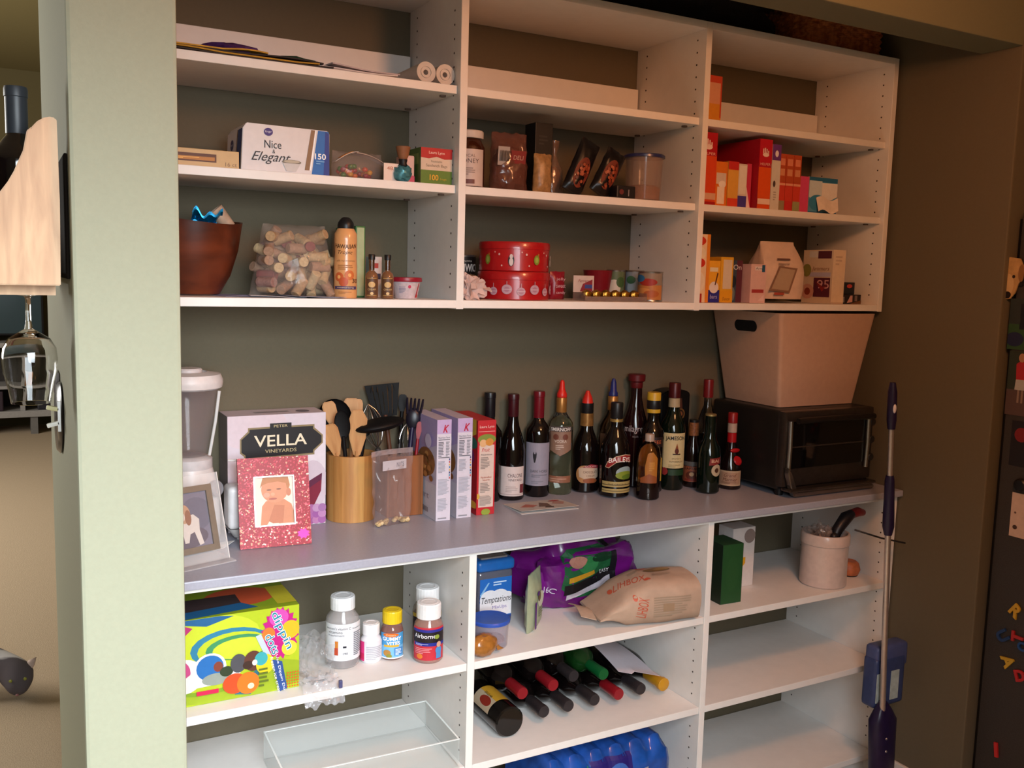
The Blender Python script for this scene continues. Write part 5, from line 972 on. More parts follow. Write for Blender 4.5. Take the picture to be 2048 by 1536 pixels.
# ================================================================== base unit, left bay
dsh = [('r', 0, 0, 1, 1, '#a9bd1c'), ('e', .2, .75, .5, .3, '#bccb2c'), ('e', .5, .2, .6, .22, '#93a81c')]
for i, (cx, cy, rx, ry, c) in enumerate(((.48, .62, .3, .22, '#2a7a9a'), (.5, .6, .27, .19, '#b4c428'), (.53, .6, .24, .15, '#3c8a5a'), (.55, .59, .21, .12, '#c2cf34'), (.3, .3, .35, .2, '#7a9a1c'), (.3, .32, .33, .17, '#b0c224'))): dsh.append(('e', cx, cy, rx, ry, c))
star = [(.85+.15*math.cos(2*PI*i/40)*(1 if i % 2 else .8), .69+.32*math.sin(2*PI*i/40)*(1 if i % 2 else .84)) for i in range(40)]
dsh += [('p', [(.02, .98), (.3, .9), (.5, .98), (.4, 1), (.02, 1)], '#1c5a8a'), ('p', [(.0, .8), (.12, .95), (.2, .9), (.05, .7)], '#a82a6a'), ('p', [(.5, .05), (.62, .02), (.7, .3), (.66, .3)], '#2c6a7a'),
   ('p', star, '#b8157a'), ('e', .84, .88, .075, .1, '#c84aa8'), ('e', .93, .72, .07, .11, '#e0b020'), ('e', .76, .7, .05, .08, '#d8742c'), ('e', .92, .5, .06, .09, '#dcc83a'),
   ('t', 'dippin', .86, .72, .13, '#f4f4f4', .34, {'rot': -68, 'b': .04}), ('t', 'dippin', .86, .72, .12, '#1c7a94', .33, {'rot': -68, 'b': .005}), ('t', 'dots', .79, .58, .11, '#f4f4f4', .18, {'rot': -68, 'b': .04}), ('t', 'dots', .79, .58, .1, '#1c7a94', .17, {'rot': -68, 'b': .005}), ('p', [(.66, .7), (.7, .72), (.78, .44), (.74, .42)], '#b8c4dc'),
   ('e', .14, .36, .13, .2, '#dcd8d4'), ('e', .1, .4, .08, .15, '#b8447a'), ('p', [(.05, .2), (.5, .22), (.55, .32), (.3, .5), (.1, .3)], '#d8d4d0'), ('e', .32, .42, .12, .17, '#d8d8d8'), ('e', .32, .42, .1, .145, '#1f66ac'), ('e', .38, .42, .035, .06, '#7a3a2c'), ('e', .36, .28, .1, .07, '#8a948c'), ('e', .44, .35, .05, .06, '#2c3a24'), ('e', .53, .42, .06, .11, '#4a4a50'), ('e', .64, .42, .07, .12, '#5a3428'), ('e', .6, .38, .04, .05, '#3a241c'), ('e', .73, .36, .07, .12, '#dcc41c'), ('e', .7, .43, .05, .08, '#3aa0a8'), ('e', .5, .19, .09, .12, '#d8481c'), ('e', .6, .17, .085, .13, '#e0701c'), ('e', .62, .13, .025, .035, '#f0d8b0'), ('e', .65, .4, .02, .035, '#e0d0c8'), ('r', .22, .12, .16, .05, '#c81c4a'),
   ('p', [(.78, .4), (.86, .36), (.9, .02), (.84, .0)], '#2a4a8a'), ('t', 'Use Dippin Dots', .85, .2, .035, '#f0f0f4', .34, {'rot': -78}), ('t', 'frozen ice cream', .81, .2, .035, '#f0f0f4', .32, {'rot': -78}), ('l', .68, .1, .08, .24, 5, '#5a6a1c')]+[('e', .9+.02*(i % 5), .04+.035*(i//5), .006, .009, '#d8481c') for i in range(30)]
tsh = [('r', 0, 0, 1, 1, '#8aa01c'), ('e', .62, .5, .28, .3, '#c8502c'), ('r', .0, .1, .6, .5, '#3a2a2c'), ('p', [(.1, .0), (.7, .1), (.6, .3), (.1, .2)], '#1c5a8a'), ('r', .85, .1, .15, .6, '#c8b82c')]
carton('toy_ice_cream_box', 'lime green toy ice cream maker box with a pink logo burst', 'toy box', .157, .44, -.05, .15, L1+.0005, L1+.19, '#a9bd1c', dsh, None, tsh, bev=.0015)
# crumpled plastic bag
t = thing('crumpled_plastic_bag', 'crumpled clear plastic bag drooping over the lower left shelf edge', 'bag', (.487, -.028, L1+.001))
bm = blob(.038, .055, .048, -.006, .0, .05, 18, .55, 30, pw=.85)
for v in bm.verts: v.co.z = max(.0005, v.co.z)
obj('bag_film', bm, film('#cfcfd4', .15, .07, 1., 45), t, SM)
obj('drooping_corner', sheet(lambda u, v: (-.05+.09*u, -.02-.062*v, (.012 if v < .6 else .012-.1*(v-.6))+.012*noise.noise(Vector((u*6, v*6, 2)))), 18, 14, .0008), film('#d8d8de', .2, .07, 1., 45), t, SM)
obj('tag_clip', box(.026, .034, -.083, -.075, .004, .022, .002), M('#4a4a72', .4), t)
MP = 'supplement bottles on the lower left shelf'
def pills(name, lab, x, y, R, H, capr, caph, bodym, capm, lz, lh, sh, ang=0, neckr=None, inside=None, W=None):
    t = thing(name, lab, 'bottle', (x, y, L1+.0005), 0, MP)
    nr = neckr or capr*.9; hb = H-caph
    obj('bottle_body', lathe([(0, .001), (R*.88, 0), (R, .005), (R, hb*.74), (R*.93, hb*.86), (nr, hb*.97), (nr, hb+.002), (0, hb+.002)], 32), bodym, t, SM)
    bm = bmesh.new(); n = 48; rings = []
    for z, k in ((hb, 1), (H-.003, 1), (H, .94)):
        rings.append([bm.verts.new((capr*k*(1+.012*(i % 2))*math.cos(2*PI*i/n), capr*k*(1+.012*(i % 2))*math.sin(2*PI*i/n), z)) for i in range(n)])
    for a, b in zip(rings[:-1], rings[1:]):
        for i in range(n): bm.faces.new((a[i], a[(i+1) % n], b[(i+1) % n], b[i]))
    bm.faces.new(rings[-1]); bm.faces.new(rings[0][::-1])
    c = obj('ribbed_cap', bm, capm, t)
    obj('cap_emboss', lathe([(capr*.55, H), (capr*.6, H+.0008), (capr*.75, H+.0008), (capr*.8, H)], 24), capm, c, SM)
    if inside: obj('contents', lathe([(0, .003), (R*.86, .004), (R*.93, .012), (R*.93, inside[0]), (0, inside[0]+.004)], 24), inside[1], t, SM)
    W = W or 2.5*R
    prt('printed_label', t, W, lh, sh, around(R+.0003, lz, W, ang), .005)
CAPW = M('#e6e4e4', .4)
pills('vitamin_c_bottle', 'large clear vitamin C bottle with a white label and cap', .566, .028, .04, .167, .0285, .03, film('#cfc8c8', .4, .06), CAPW, .022, .088,
  [('r', 0, 0, 1, 1, '#dcdce0'), ('t', "women's vitamin C", .36, .88, .07, '#2a2a34', .56), ('t', 'vitamins', .3, .78, .07, '#2a2a34', .32), ('t', 'supplement', .32, .69, .06, '#4a4a54', .36), ('r', .3, .36, .07, .18, '#c87a2c'), ('r', .29, .16, .08, .2, '#b5462c'), ('t', '190', .52, .2, .06, '#2a2a34', .1), ('t', 'Supplement', .82, .86, .045, '#2a2a34', .3), ('l', .7, .12, .27, .66, 13, '#6a6a74'), ('r', .47, .36, .07, .05, '#2a2a34')], -12, None, (.02, M('#2c2426', .6)), .11)
pills('white_pill_bottle', 'short white pill bottle with a pink label side', .633, .018, .0255, .093, .0205, .026, M('#dfdde0', .35), CAPW, .006, .048, [('r', 0, 0, 1, 1, '#dcdadf'), ('r', 0, 0, .25, 1, '#d8327a'), ('r', .0, .1, .25, .3, '#c8265a'), ('l', .32, .1, .6, .7, 8, '#b0aeb8')], -14, None, None, .075)
pills('gummy_vitamin_bottle', 'blue labelled gummy vitamin bottle with a yellow cap', .686, .016, .0275, .118, .0235, .03, film('#a87a70', .5, .06), M('#e0c01c', .4), .006, .062,
  [('r', 0, 0, 1, 1, '#4a9ad0'), ('r', 0, 0, 1, .5, '#7ab8e0'), ('e', .45, .93, .3, .08, '#d86a1c'), ('t', 'Critters', .45, .93, .07, '#f4d8b0', .36, {'sh': .2}), ('t', 'GUMMY', .5, .78, .15, '#f4f4f8', .72, {'b': .03}), ('t', 'VITES', .55, .6, .15, '#f4f4f8', .5, {'b': .03}), ('r', .2, .46, .55, .08, '#e0a82c'), ('e', .32, .22, .14, .13, '#b0803c'), ('e', .4, .1, .1, .09, '#8a8a34'), ('r', .58, .12, .34, .3, '#4a88c8'), ('l', .62, .14, .26, .26, 5, '#dce8f4'), ('r', 0, 0, 1, .05, '#f0f0f4')], -21, None, (.07, M('#6a2018', .5, var=.3)), .066)
ash = [('r', 0, 0, 1, 1, '#c02c3a'), ('r', 0, .52, 1, .42, '#1c1216'), ('r', 0, .86, 1, .08, '#2a2a8a'), ('t', 'Airborne', .38, .74, .13, '#ece8ec', .62, {'b': .01}), ('r', .06, .44, .94, .1, '#1f2a8a'), ('l', .12, .46, .4, .06, 2, '#b8bce0'), ('l', .1, .2, .5, .2, 4, '#e08a90'), ('e', .25, .12, .09, .08, '#d87a2c'), ('e', .78, .3, .1, .12, '#4a88c0'), ('r', .7, .05, .16, .22, '#4a88c0'), ('e', .78, .48, .07, .09, '#c89a80'), ('e', .72, .72, .07, .07, '#8a9a3a')]
pills('immune_gummy_bottle', 'red and black immune gummy bottle in front of its twin', .760, -.033, .036, .142, .029, .036, film('#c4988c', .5, .06), CAPW, .01, .08, ash, -22, None, (.085, M('#8a4a44', .5, var=.3)), .088)
pills('immune_gummy_bottle', 'immune gummy bottle with a yellow-banded label behind its red twin', .792, .05, .0365, .15, .029, .034, film('#b0a090', .5, .06), CAPW, .01, .08, [('r', 0, 0, 1, 1, '#2c1c24'), ('r', 0, .88, 1, .12, '#c8a83a')], -22, None, (.085, M('#5a3a34', .5)), .088)
# acrylic tray
t = thing('acrylic_tray', 'clear acrylic open tray lying on the lower left shelf', 'tray', (.612, .02, L2+.0006), -2)
hx, hy, hz, th = .21, .112, .073, .004
AC = film('#dfe8e6', .14, .05); EDG = M('#f0f4f2', .15, var=0)
obj('floor_sheet', box(-hx, hx, -hy, hy, 0, th), AC, t)
for a in ((-hx, hx, -hy, -hy+th), (-hx, hx, hy-th, hy), (-hx, -hx+th, -hy+th, hy-th), (hx-th, hx, -hy+th, hy-th)):
    w_ = obj('wall_sheet', box(a[0], a[1], a[2], a[3], th, hz, .0008, 1), AC, t)
    obj('polished_edge', box(a[0], a[1], a[2], a[3], hz, hz+.0012), EDG, w_)
# ================================================================== base unit, middle bay, upper shelf
t = thing('cat_treat_tub', 'blue lidded cat treat tub with white cloud label', 'tub', (1.006, .135, L1+.0005), 0)
obj('tub_body', box(-.052, .052, -.045, .045, 0, .15, .012, 3), film('#6a6a78', .7, .15), t, SM)
obj('lid', box(-.056, .056, -.049, .049, .148, .18, .012, 3), M('#1f66b4', .35), t, SM)
obj('lid_panel', box(-.04, .04, -.034, .034, .18, .182, .004), M('#8a8078', .5, var=.3), t)
prt('printed_front', t, .094, .112, [('r', 0, 0, 1, 1, '#1f66b8'), ('p', [(0, .62), (.25, .9), (.3, .9), (.05, .58)], '#8ab8dc'), ('l', .42, .82, .5, .12, 2, '#c8dcf0'), ('e', .3, .5, .3, .22, '#e4e0e4'), ('e', .62, .52, .3, .2, '#e4e0e4'), ('e', .88, .44, .2, .2, '#e4e0e4'), ('r', 0, .08, 1, .36, '#e4e0e4'), ('t', 'Temptations', .52, .46, .2, '#1a1418', .94, {'sh': .3}), ('t', 'MixUps', .62, .28, .1, '#7a6ab0', .45), ('e', .2, .16, .18, .08, '#a8562c'), ('e', .62, .1, .07, .06, '#b0603a'), ('r', 0, 0, 1, .06, '#2a3a7a')], front(-.047, .018, -.045))
t = thing('small_storage_tub', 'round clear tub with a blue lid beside the treat tub', 'tub', (.935, -.018, L1+.0005))
obj('tub', lathe([(0, 0), (.042, 0), (.044, .003), (.047, .062), (.0455, .062), (.042, .004), (0, .004)], 34), film('#b8b0c0', .3, .1), t, SM)
obj('lid', lathe([(0, .064), (.045, .064), (.05, .062), (.0505, .068), (.048, .071), (.04, .0695), (0, .0695)], 36), M('#2f53b0', .35), t, SM)
obj('treats', blob(.036, .036, .011, 0, 0, .014, 10, .4, 60), M('#a87a66', .8, var=.3, scale=200), t, SM)
t = thing('caramel_snack_bag', 'brown twisted snack bag in front of the partition', 'bag', (.889, -.073, L1+.0005), 12)
bm = blob(.04, .026, .028, 0, 0, .027, 12, .12, 30)
for v in bm.verts: v.co.z = max(0, v.co.z)
obj('bag_body', bm, M('#9a6228', .22, var=.25, scale=60, coat=.4), t, SM)
obj('crimped_end', sheet(lambda u, v: (.03+.02*u, -.018+.036*v+.0*u, .012+.02*(1-u)*math.sin(v*PI)), 8, 10, .0008), M('#a87034', .25, coat=.4), t, SM)
t = thing('green_treat_pouch', 'pale green treat pouch with a purple edge standing behind the tub', 'pouch', (1.09, .035, L1+.0005), 42)
obj('pouch_body', pouch(.1, .155, .035, 12, 14, .05, .003, 50, 6., .75), M('#9aa284', .35, var=.08), t, SM)
prt('printed_front', t, .08, .13, [('r', 0, 0, .16, .55, '#5a2080'), ('e', .55, .55, .3, .16, '#c8ccb8'), ('e', .4, .62, .14, .1, '#6a5a3a'), ('e', .3, .7, .1, .05, '#5a2a80'), ('l', .35, .2, .5, .2, 4, '#7a8468')], lambda x, z, d: Vector((x-.04, -.0185-d, .01+z)))
t = thing('pet_food_bag', 'glossy purple and green pet food bag slumped at the back', 'bag', (1.318, .196, L1+.0005), 3)
bm = blob(.19, .088, .085, 0, 0, .085, 18, .35, 22, pw=.62)
for v in bm.verts: v.co.z = max(.001, v.co.z)
bv = BVHTree.FromBMesh(bm)
obj('bag_body', bm, M('#6a1070', .25, var=.2, scale=30, coat=.3), t, SM)
prt('printed_panel', t, .2, .15, [('p', [(.0, .35), (.05, .8), (.2, 1), (.98, 1), (.98, .3), (.6, .1), (.2, .12)], '#1c5a34'), ('e', .5, .7, .2, .16, '#2c7a44'), ('e', .75, .8, .18, .1, '#123a22'), ('p', [(.05, .2), (.6, .3), (.98, .45), (.98, .6), (.6, .5), (.05, .4)], '#141014'), ('p', [(.1, .45), (.6, .52), (.6, .58), (.1, .55)], '#c08a1c'), ('p', [(.1, .1), (.7, .22), (.98, .38), (.98, .45), (.6, .32), (.1, .2)], '#c8c0cc'), ('t', 'EASY', .8, .52, .07, '#e8e4e8', .18), ('e', .32, .78, .16, .1, '#b07a6a'), ('p', [(.9, .0), (1, .0), (1, 1), (.9, 1)], '#141018')], drape(bv, (-.11, -.2, .015), (1, 0, 0), (0, 0, 1), (0, 1, 0), .1), .012, dy=.012)
prt('weight_mark', t, .034, .02, [('t', '16C', .5, .5, .8, '#e0d8e4', .9, {'rot': -12})], drape(bv, (-.15, -.2, .05), (1, 0, 0), (0, 0, 1), (0, 1, 0), .1), .008, dy=.008)
# paper flour bag lying on its side
t = thing('paper_flour_bag', 'beige paper flour bag with red lettering lying on its side', 'bag', (1.408, -.018, L1+.0006), -12)
def flour():
    bm = bmesh.new(); n, mseg = 30, 18; rings = []
    for j in range(mseg+1):
        s = j/mseg; x = -.155+.29*s
        hh = .05+.07*min(1, s*2.0)**.8; ww = .078+.008*math.sin(s*3); ring = []
        pin = min(1, .12+s*3.2)
        for i in range(n):
            a = 2*PI*i/n; c, sn = math.cos(a), math.sin(a); q = (abs(c)**4+abs(sn)**4)**(-.25)
            k = 1+.05*noise.noise(Vector((x*14, c*1.7, sn*1.7)))
            ring.append(bm.verts.new((x+.004*noise.noise(Vector((c*3, sn*3, x*20))), ww*c*q*k, max(.0, hh*.5*(1+sn*q*pin*k)-.0*s))))
        rings.append(ring)
    for a, b in zip(rings[:-1], rings[1:]):
        for i in range(n): bm.faces.new((a[i], b[i], b[(i+1) % n], a[(i+1) % n]))
    bm.faces.new(rings[0]); bm.faces.new(rings[-1][::-1]); bmesh.ops.recalc_face_normals(bm, faces=bm.faces[:])
    zmin = min(v.co.z for v in bm.verts)
    for v in bm.verts: v.co.z -= zmin
    return bm
fbm = flour(); bvf = BVHTree.FromBMesh(fbm)
fb = obj('paper_bag', fbm, M('#b59a85', .7, var=.08, scale=25, bump=.5), t, SM)
obj('folded_top', sheet(lambda u, v: (-.155-.045*u, -.05+.1*v, .018+.012*math.sin(v*PI)+.014*u), 8, 10, .002), M('#b59a85', .7, var=.08), t, SM)
RDI = '#c0563c'
prt('printed_top', t, .2, .1, [('t', 'LIHBOX', .3, .42, .3, RDI, .42, {'rot': -22}), ('e', .06, .6, .03, .12, RDI), ('e', .5, .12, .05, .06, RDI), ('e', .78, .76, .2, .16, '#7a5c34'), ('e', .85, .78, .12, .1, '#94733f'), ('l', .35, .72, .22, .16, 3, '#a08a74'), ('r', .5, .9, .14, .08, RDI), ('l', .62, .3, .3, .2, 4, '#a48c76')],
    drape(bvf, (-.11, -.055, .3), (1, 0, 0), (0, 1, 0), (0, 0, -1), .2), .01, dy=.01)
prt('printed_side', t, .2, .06, [('t', 'LIHBOX', .2, .5, .5, RDI, .22, {'rot': 78}), ('e', .1, .86, .03, .1, RDI), ('l', .36, .1, .56, .8, 9, '#a08a74'), ('r', .5, .3, .16, .3, '#9a8066')], drape(bvf, (-.08, -.3, .02), (1, 0, 0), (0, 0, 1.2), (0, 1, 0), .2), .01, dy=.01)
# ================================================================== wine bottles lying on the lower middle shelf
WB_ = 'wine bottles lying on the lower middle shelf'
def lying(lab, x, yb, z, prof, mat, cap, rev=False, labels=()):
    # neck towards the room unless rev
    A = Matrix.Translation((x, yb, z)) @ Matrix.Rotation(PI/2 if not rev else -PI/2, 4, 'X')
    t = thing('wine_bottle', lab, 'bottle', mat4=A, group=WB_)
    obj('bottle_glass', lathe(prof, 28), mat, t, SM)
    for c in cap: obj(c[0], lathe(c[1], 22), c[2], t, SM)
    for (nm, z0, h, r, W, ang, sh) in labels: prt(nm, t, W, h, sh, around(r+.0003, z0, W, ang), .005)
    return t
RR = .0362
CR = M('#8a1620', .3); CB_ = M('#2a2426', .5, var=.2); CG = M('#0f5a2c', .25); CY = M('#c08a1c', .4)
zb = L2+RR+.0006
t = lying('large dark wine bottle lying with its base forward and yellow label', .999, -.02, L2+.0412, bord(.0405, .3), M('#0a0908', .06, spec=.7), [capsule(.23, .301, .0155, m=CB_)], True,
    [('front_label', .05, .09, .0405, .08, -22, [('r', 0, 0, .5, 1, '#b8a488'), ('r', .5, 0, .5, 1, '#c8962a'), ('e', .3, .4, .16, .3, '#8a2a1c'), ('t', 'wine', .5, .5, .12, '#2a1a10', .5, {'rot': 90})])])
for lab, x, m in (('black capped wine bottle lying beside the large base-forward bottle', 1.113, CB_), ('black capped wine bottle lying in the middle of the bottom layer', 1.19, CB_), ('black capped wine bottle lying between black and red capped ones', 1.274, CB_), ('red capped wine bottle lying under the white paper', 1.354, CR), ('grey capped wine bottle lying half under the white paper', 1.43, CB_)):
    lying(lab, x, .302, zb, bord(RR, .3), DARKG, [capsule(.225, .301, .0158, m=m)])
lying('dark wine bottle with a golden yellow top lying by the partition', 1.507, .302, zb, burg(RR, .3), DARKG, [('foil', [(.0155, .22), (.016, .221), (.0165, .29), (.019, .292), (.019, .304), (.016, .306), (0, .306)], CY)])
z2 = zb+.058
for lab, x, m, dy, gm in (('red capped wine bottle in the upper layer, left of two', 1.057, CR, 0, DARKG), ('red capped wine bottle in the upper layer, right of two', 1.1515, CR, .0, DARKG), ('grey capped wine bottle pushed back in the upper layer', 1.232, CB_, 0, DARKG), ('green glass wine bottle with a green top under the white paper', 1.314, CG, 0, M('#143a16', .08, spec=.7))):
    lying(lab, x, .302-dy, z2 if x > 1.09 else z2-.004, bord(RR, .28 if m is not CB_ else .255), gm, [capsule(.21 if m is not CB_ else .19, .281 if m is not CB_ else .256, .0158, m=m)])
s = obj('paper_sheet', sheet(lambda u, v: (1.345+.145*u, -.005+.27*v, (.462-.048*u)*(1-v)+(.497-.058*u)*v+.012*math.sin(v*PI)+(.008*max(0, .12-v)/.12 if u > .35 else 0)), 16, 16, .0008), M('#c9c4cf', .6, var=.02), None, SM)
tag(s, 'curling white sheet of paper lying over the stacked wine bottles', 'paper')
# shrink-wrapped water bottles
t = thing('water_bottle_pack', 'blue shrink-wrapped pack of water bottles on the bottom shelf', 'bottle pack', (1.275, .03, L3+.0006))
bm = bmesh.new(); nx, nz = 60, 14
hx, hy, hz = .2, .115, .232
def wrapz(x, y): return hz-.018*(1-abs(math.sin((x+hx)/.066*PI)))-.02*max(0, abs(x)/hx-.9)*10
grid = []
prof = [(-hy*.96, 0), (-hy, .02), (-hy, .17), (-hy*.93, .2), (-hy*.7, None), (-hy*.2, None), (hy*.3, None), (hy*.7, None), (hy*.93, .2), (hy, .17), (hy, .02), (hy*.96, 0)]
for i in range(nx+1):
    x = -hx+2*hx*i/nx; col = []
    e = 1-.06*max(0, abs(x)/hx-.94)/.06
    for y, z in prof:
        zz = wrapz(x, y) if z is None else z
        bulge = 1+.05*abs(math.sin((x+hx)/.066*PI)) if (z is None or z > .0) else 1
        col.append(bm.verts.new((x, y*bulge*e, zz*e)))
    grid.append(col)
for a, b in zip(grid[:-1], grid[1:]):
    for j in range(len(prof)-1): bm.faces.new((a[j], b[j], b[j+1], a[j+1]))
    bm.faces.new((a[-1], b[-1], b[0], a[0]))
bm.faces.new(grid[0]); bm.faces.new(grid[-1][::-1]); bmesh.ops.recalc_face_normals(bm, faces=bm.faces[:])
bvw = BVHTree.FromBMesh(bm)
obj('shrink_wrap', bm, M('#1c4c9c', .18, var=.3, scale=26, coat=.5), t, SM)
prt('printed_wrap', t, .3, .15, [('r', .33, 0, .44, .96, '#241a6a'), ('e', .45, .5, .1, .3, '#4a80c0'), ('e', .62, .55, .12, .3, '#3a62b0'), ('p', [(.1, .7), (.17, .95), (.22, .75)], '#2a9a3a'), ('p', [(.2, .7), (.3, .92), (.31, .72)], '#2a9a3a'), ('r', .84, .3, .1, .35, '#a8a8b0')]+[('r', .85+.012*i, .34, .005, .26, '#5a5a64') for i in range(7)], drape(bvw, (-.16, -.4, .065), (1, 0, 0), (0, 0, 1), (0, 1, 0), .28), .011, dy=.015)
for i in range(6):
    b_ = obj('bottle_cap', lathe([(0, .2), (.014, .2), (.014, .214), (.012, .216), (0, .216)], 16, None, -.165+.066*i, .0), M('#2a2a8a', .4), t, SM)
# ================================================================== base unit, right bay
carton('green_carton', 'tall dark green carton beside the lower right partition', 'box', 1.668, 1.742, -.044, .05, L1+.0005, L1+.176, '#1c4424', [('r', .03, .01, .94, .98, '#1f4c26'), ('e', .5, .5, .3, .3, '#234f28')], [('r', 0, 0, 1, 1, '#16281c')], rot=-3)
carton('white_tea_box', 'white box with a yellow shield behind the dark green carton', 'box', 1.79, 1.878, .055, .12, L1+.0005, L1+.185, '#d8d0cc', [('r', .0, .4, .02, .02, '#d8d0cc'), ('p', [(.3, .5), (.3, .4), (.45, .33), (.6, .4), (.6, .5)], '#d8a01c'), ('p', [(.35, .62), (.5, .68), (.45, .62)], '#2a5a3a'), ('e', .75, .85, .25, .12, '#8a7a74')])
t = thing('utensil_crock', 'white ceramic crock holding grill tools on the lower right shelf', 'crock', (2.096, -.02, L1+.0005))
obj('crock_body', lathe([(0, 0), (.066, 0), (.07, .004), (.07, .128), (.0735, .131), (.0735, .158), (.071, .163), (.066, .163), (.064, .156), (.064, .01), (0, .008)], 44), M('#cdbab2', .3, coat=.3), t, SM)
t = thing('plastic_wrap_bundle', 'crinkled clear plastic wrapped bundle in the crock', 'bundle', (2.075, -.015, L1+.15))
obj('wrap', blob(.042, .035, .035, 0, 0, .0, 12, .9, 40), film('#b09a90', .4, .08, .8, 50), t)
obj('inner_piece', blob(.028, .024, .024, 0, 0, -.002, 8, .4), M('#5a4a44', .5, var=.3), t, SM)
A0 = Vector((2.098, -.045, L1+.128)); 
t = thing('grill_tongs', 'dark grill tongs with red tips resting on the crock rim', 'tongs', (2.098, -.045, L1+.128))
obj('grip', tube([(0, 0, .0), (.02, .0, .045), (.055, .0, .08), (.08, .0, .09)], [.01, .017, .02, .014], 12), M('#17141a', .4, var=.2), t, SM)
obj('hinge', blob(.014, .012, .012, .0, -.008, .028, 8), M('#221c1e', .4), t, SM)
obj('lower_jaw', tube([(.0, -.012, -.01), (.002, -.014, .012)], [.006, .008], 10), M('#4a1a14', .4), t, SM)
obj('red_tip', tube([(.075, 0, .088), (.105, 0, .093), (.13, 0, .088)], [.014, .015, .01], 12), M('#7a1418', .4), t, SM)
s = obj('black_skewer', tube([(2.165, -.07, .79), (2.22, -.125, .772), (2.286, -.16, .758)], .0028, 8), BLACKP, None, SM)
tag(s, 'thin black metal rod sticking out of the crock past the mop', 'rod')
s = thing('orange_slice_dish', 'small orange dish with a dark base behind the white crock', 'dish', (2.238, .005, L1+.0005))
obj('dish', lathe([(0, .004), (.03, .004), (.036, .02), (.03, .04), (.022, .046), (0, .044)], 26), M('#b0623a', .5, var=.2), s, SM)
obj('base_ring', lathe([(0, 0), (.028, 0), (.03, .005), (0, .005)], 24), M('#1a0c0a', .5), s, SM)
# ================================================================== left: wine rack on the wall end, glass, key plaque
RW = wood('#b08a68', '#d0aa84', 7, 2, .55, 7)
t = thing('wine_rack', 'pale wooden wall wine rack with a curved side on the wall end', 'wine rack', (-.021, -.44, 1.506))
pts = [(-.036, 1.506), (-.034, 1.634), (-.035, 1.75), (-.037, 1.754), (-.044, 1.755), (-.052, 1.753), (-.061, 1.747), (-.067, 1.74), (-.07, 1.736), (-.073, 1.735), (-.0755, 1.731), (-.078, 1.718), (-.081, 1.703), (-.087, 1.689), (-.094, 1.672), (-.102, 1.657), (-.113, 1.641), (-.135, 1.615), (-.165, 1.592), (-.195, 1.58), (-.205, 1.57), (-.205, 1.506)]
pts = [(x+.021, z-1.506) for x, z in pts]
for y in (0., .36): obj('side_board', xf(slab(pts, .016, .0015), Matrix.Translation((0, y, 0))), RW, t, SM)
obj('bottom_board', box(-.184, -.0155, .0165, .3595, .0, .022, .001, 1), RW, t)
obj('front_rail', box(-.184, -.17, .0165, .3595, .023, .06, .002, 1), RW, t)
obj('wall_plate', box(-.005, -.0005, .02, .375, .01, .2, .001, 1), M('#140e0a', .9, spec=.1), t)
for y in (.05, .105): obj('glass_rail', box(-.16, -.02, y-.004, y+.004, -.016, -.0005), RW, t)
bottle('wine_bottle', 'dark wine bottle with a grey capsule standing in the wooden wall rack', -.0865, -.365, bord(.0365, .275, .0145), DARKG, [capsule(.205, .2755, .0158, m=M('#2c3036', .4))], z=1.5285, group='bottle in the wall rack')
t = thing('wine_glass', 'clear stemmed wine glass hanging upside down under the wooden rack', 'wine glass', (-.0795, -.3625, 1.318))
GL = glass('#ffffff', .0, 1.45)
obj('bowl', lathe([(0, .11), (.014, .1085), (.029, .1015), (.0378, .087), (.0398, .07), (.0379, .05), (.032, .025), (.028, .0006), (.0285, 0), (.0325, .025), (.0385, .05), (.0405, .07), (.0385, .088), (.03, .103), (.016, .112), (.006, .118), (.0042, .13)], 40), GL, t, SM)
obj('stem', lathe([(.0042, .1301), (.004, .165), (.006, .1695), (.03, .1735), (.031, .1745), (0, .1755)], 28), GL, t, SM)
t = thing('key_plaque', 'dark oval key plaque on the side of the wall end', 'key holder', (-.0215, -.045, 1.245))
bm = lathe([(0, 0), (.098, 0), (.1, .003), (.09, .009), (0, .011)], 36)
obj('plaque', xf(bm, Matrix.Rotation(math.radians(-24), 4, 'X') @ Matrix.Diagonal((1, 1, .66, 1)) @ Matrix.Rotation(-PI/2, 4, 'Y')), M('#1c1714', .25), t, SM)
obj('upper_bracket', box(-.012, 0, .02, .1, .045, .085, .004), M('#8d8583', .45), t, SM)
for i, (z, dz, c) in enumerate(((.028, .006, '#d8d2a0'), (.008, -.008, '#e4e2da'))):
    obj('key_tag', xf(box(-.03, -.008, -.004, .004, -.004, .004, .002), Matrix.Translation((0, -.1, z)) @ Matrix.Rotation(math.radians(-14 if dz < 0 else 14), 4, 'Y')), M(c, .5), t, SM)
obj('hook_strip', box(-.011, -.006, -.104, -.096, -.01, .045), STEEL, t)
# ================================================================== living room beyond
t = thing('television', 'large dark flat television above the media console in the far room', 'television', (-.35, 7.86, .86))
obj('bezel', box(-.62, .585, -.03, .03, 0, .72, .008), BLACKP, t, SM)
obj('screen', box(-.6, .565, -.0315, -.029, .02, .7), M('#2c3c40', .2, var=.1, scale=2), t)
obj('stand', box(-.2, .2, -.1, .1, -.042, .0, .006), BLACKP, t)
t = thing('media_console', 'low grey media console with open shelves in the far room', 'console', (-.3, 7.75, FZ))
GC = M('#8f8a86', .5, var=.06)
for nm, b in (('top_board', (-.95, .95, -.22, .22, .8, .845)), ('middle_shelf', (-.93, .93, -.2, .2, .42, .45)), ('bottom_shelf', (-.95, .95, -.22, .22, .16, .22))): obj(nm, box(*b, .004), GC, t)
for x in (-.93, -.3, .33, .93): obj('upright', box(x-.02, x+.02, -.2, .2, .2, .8), GC, t)
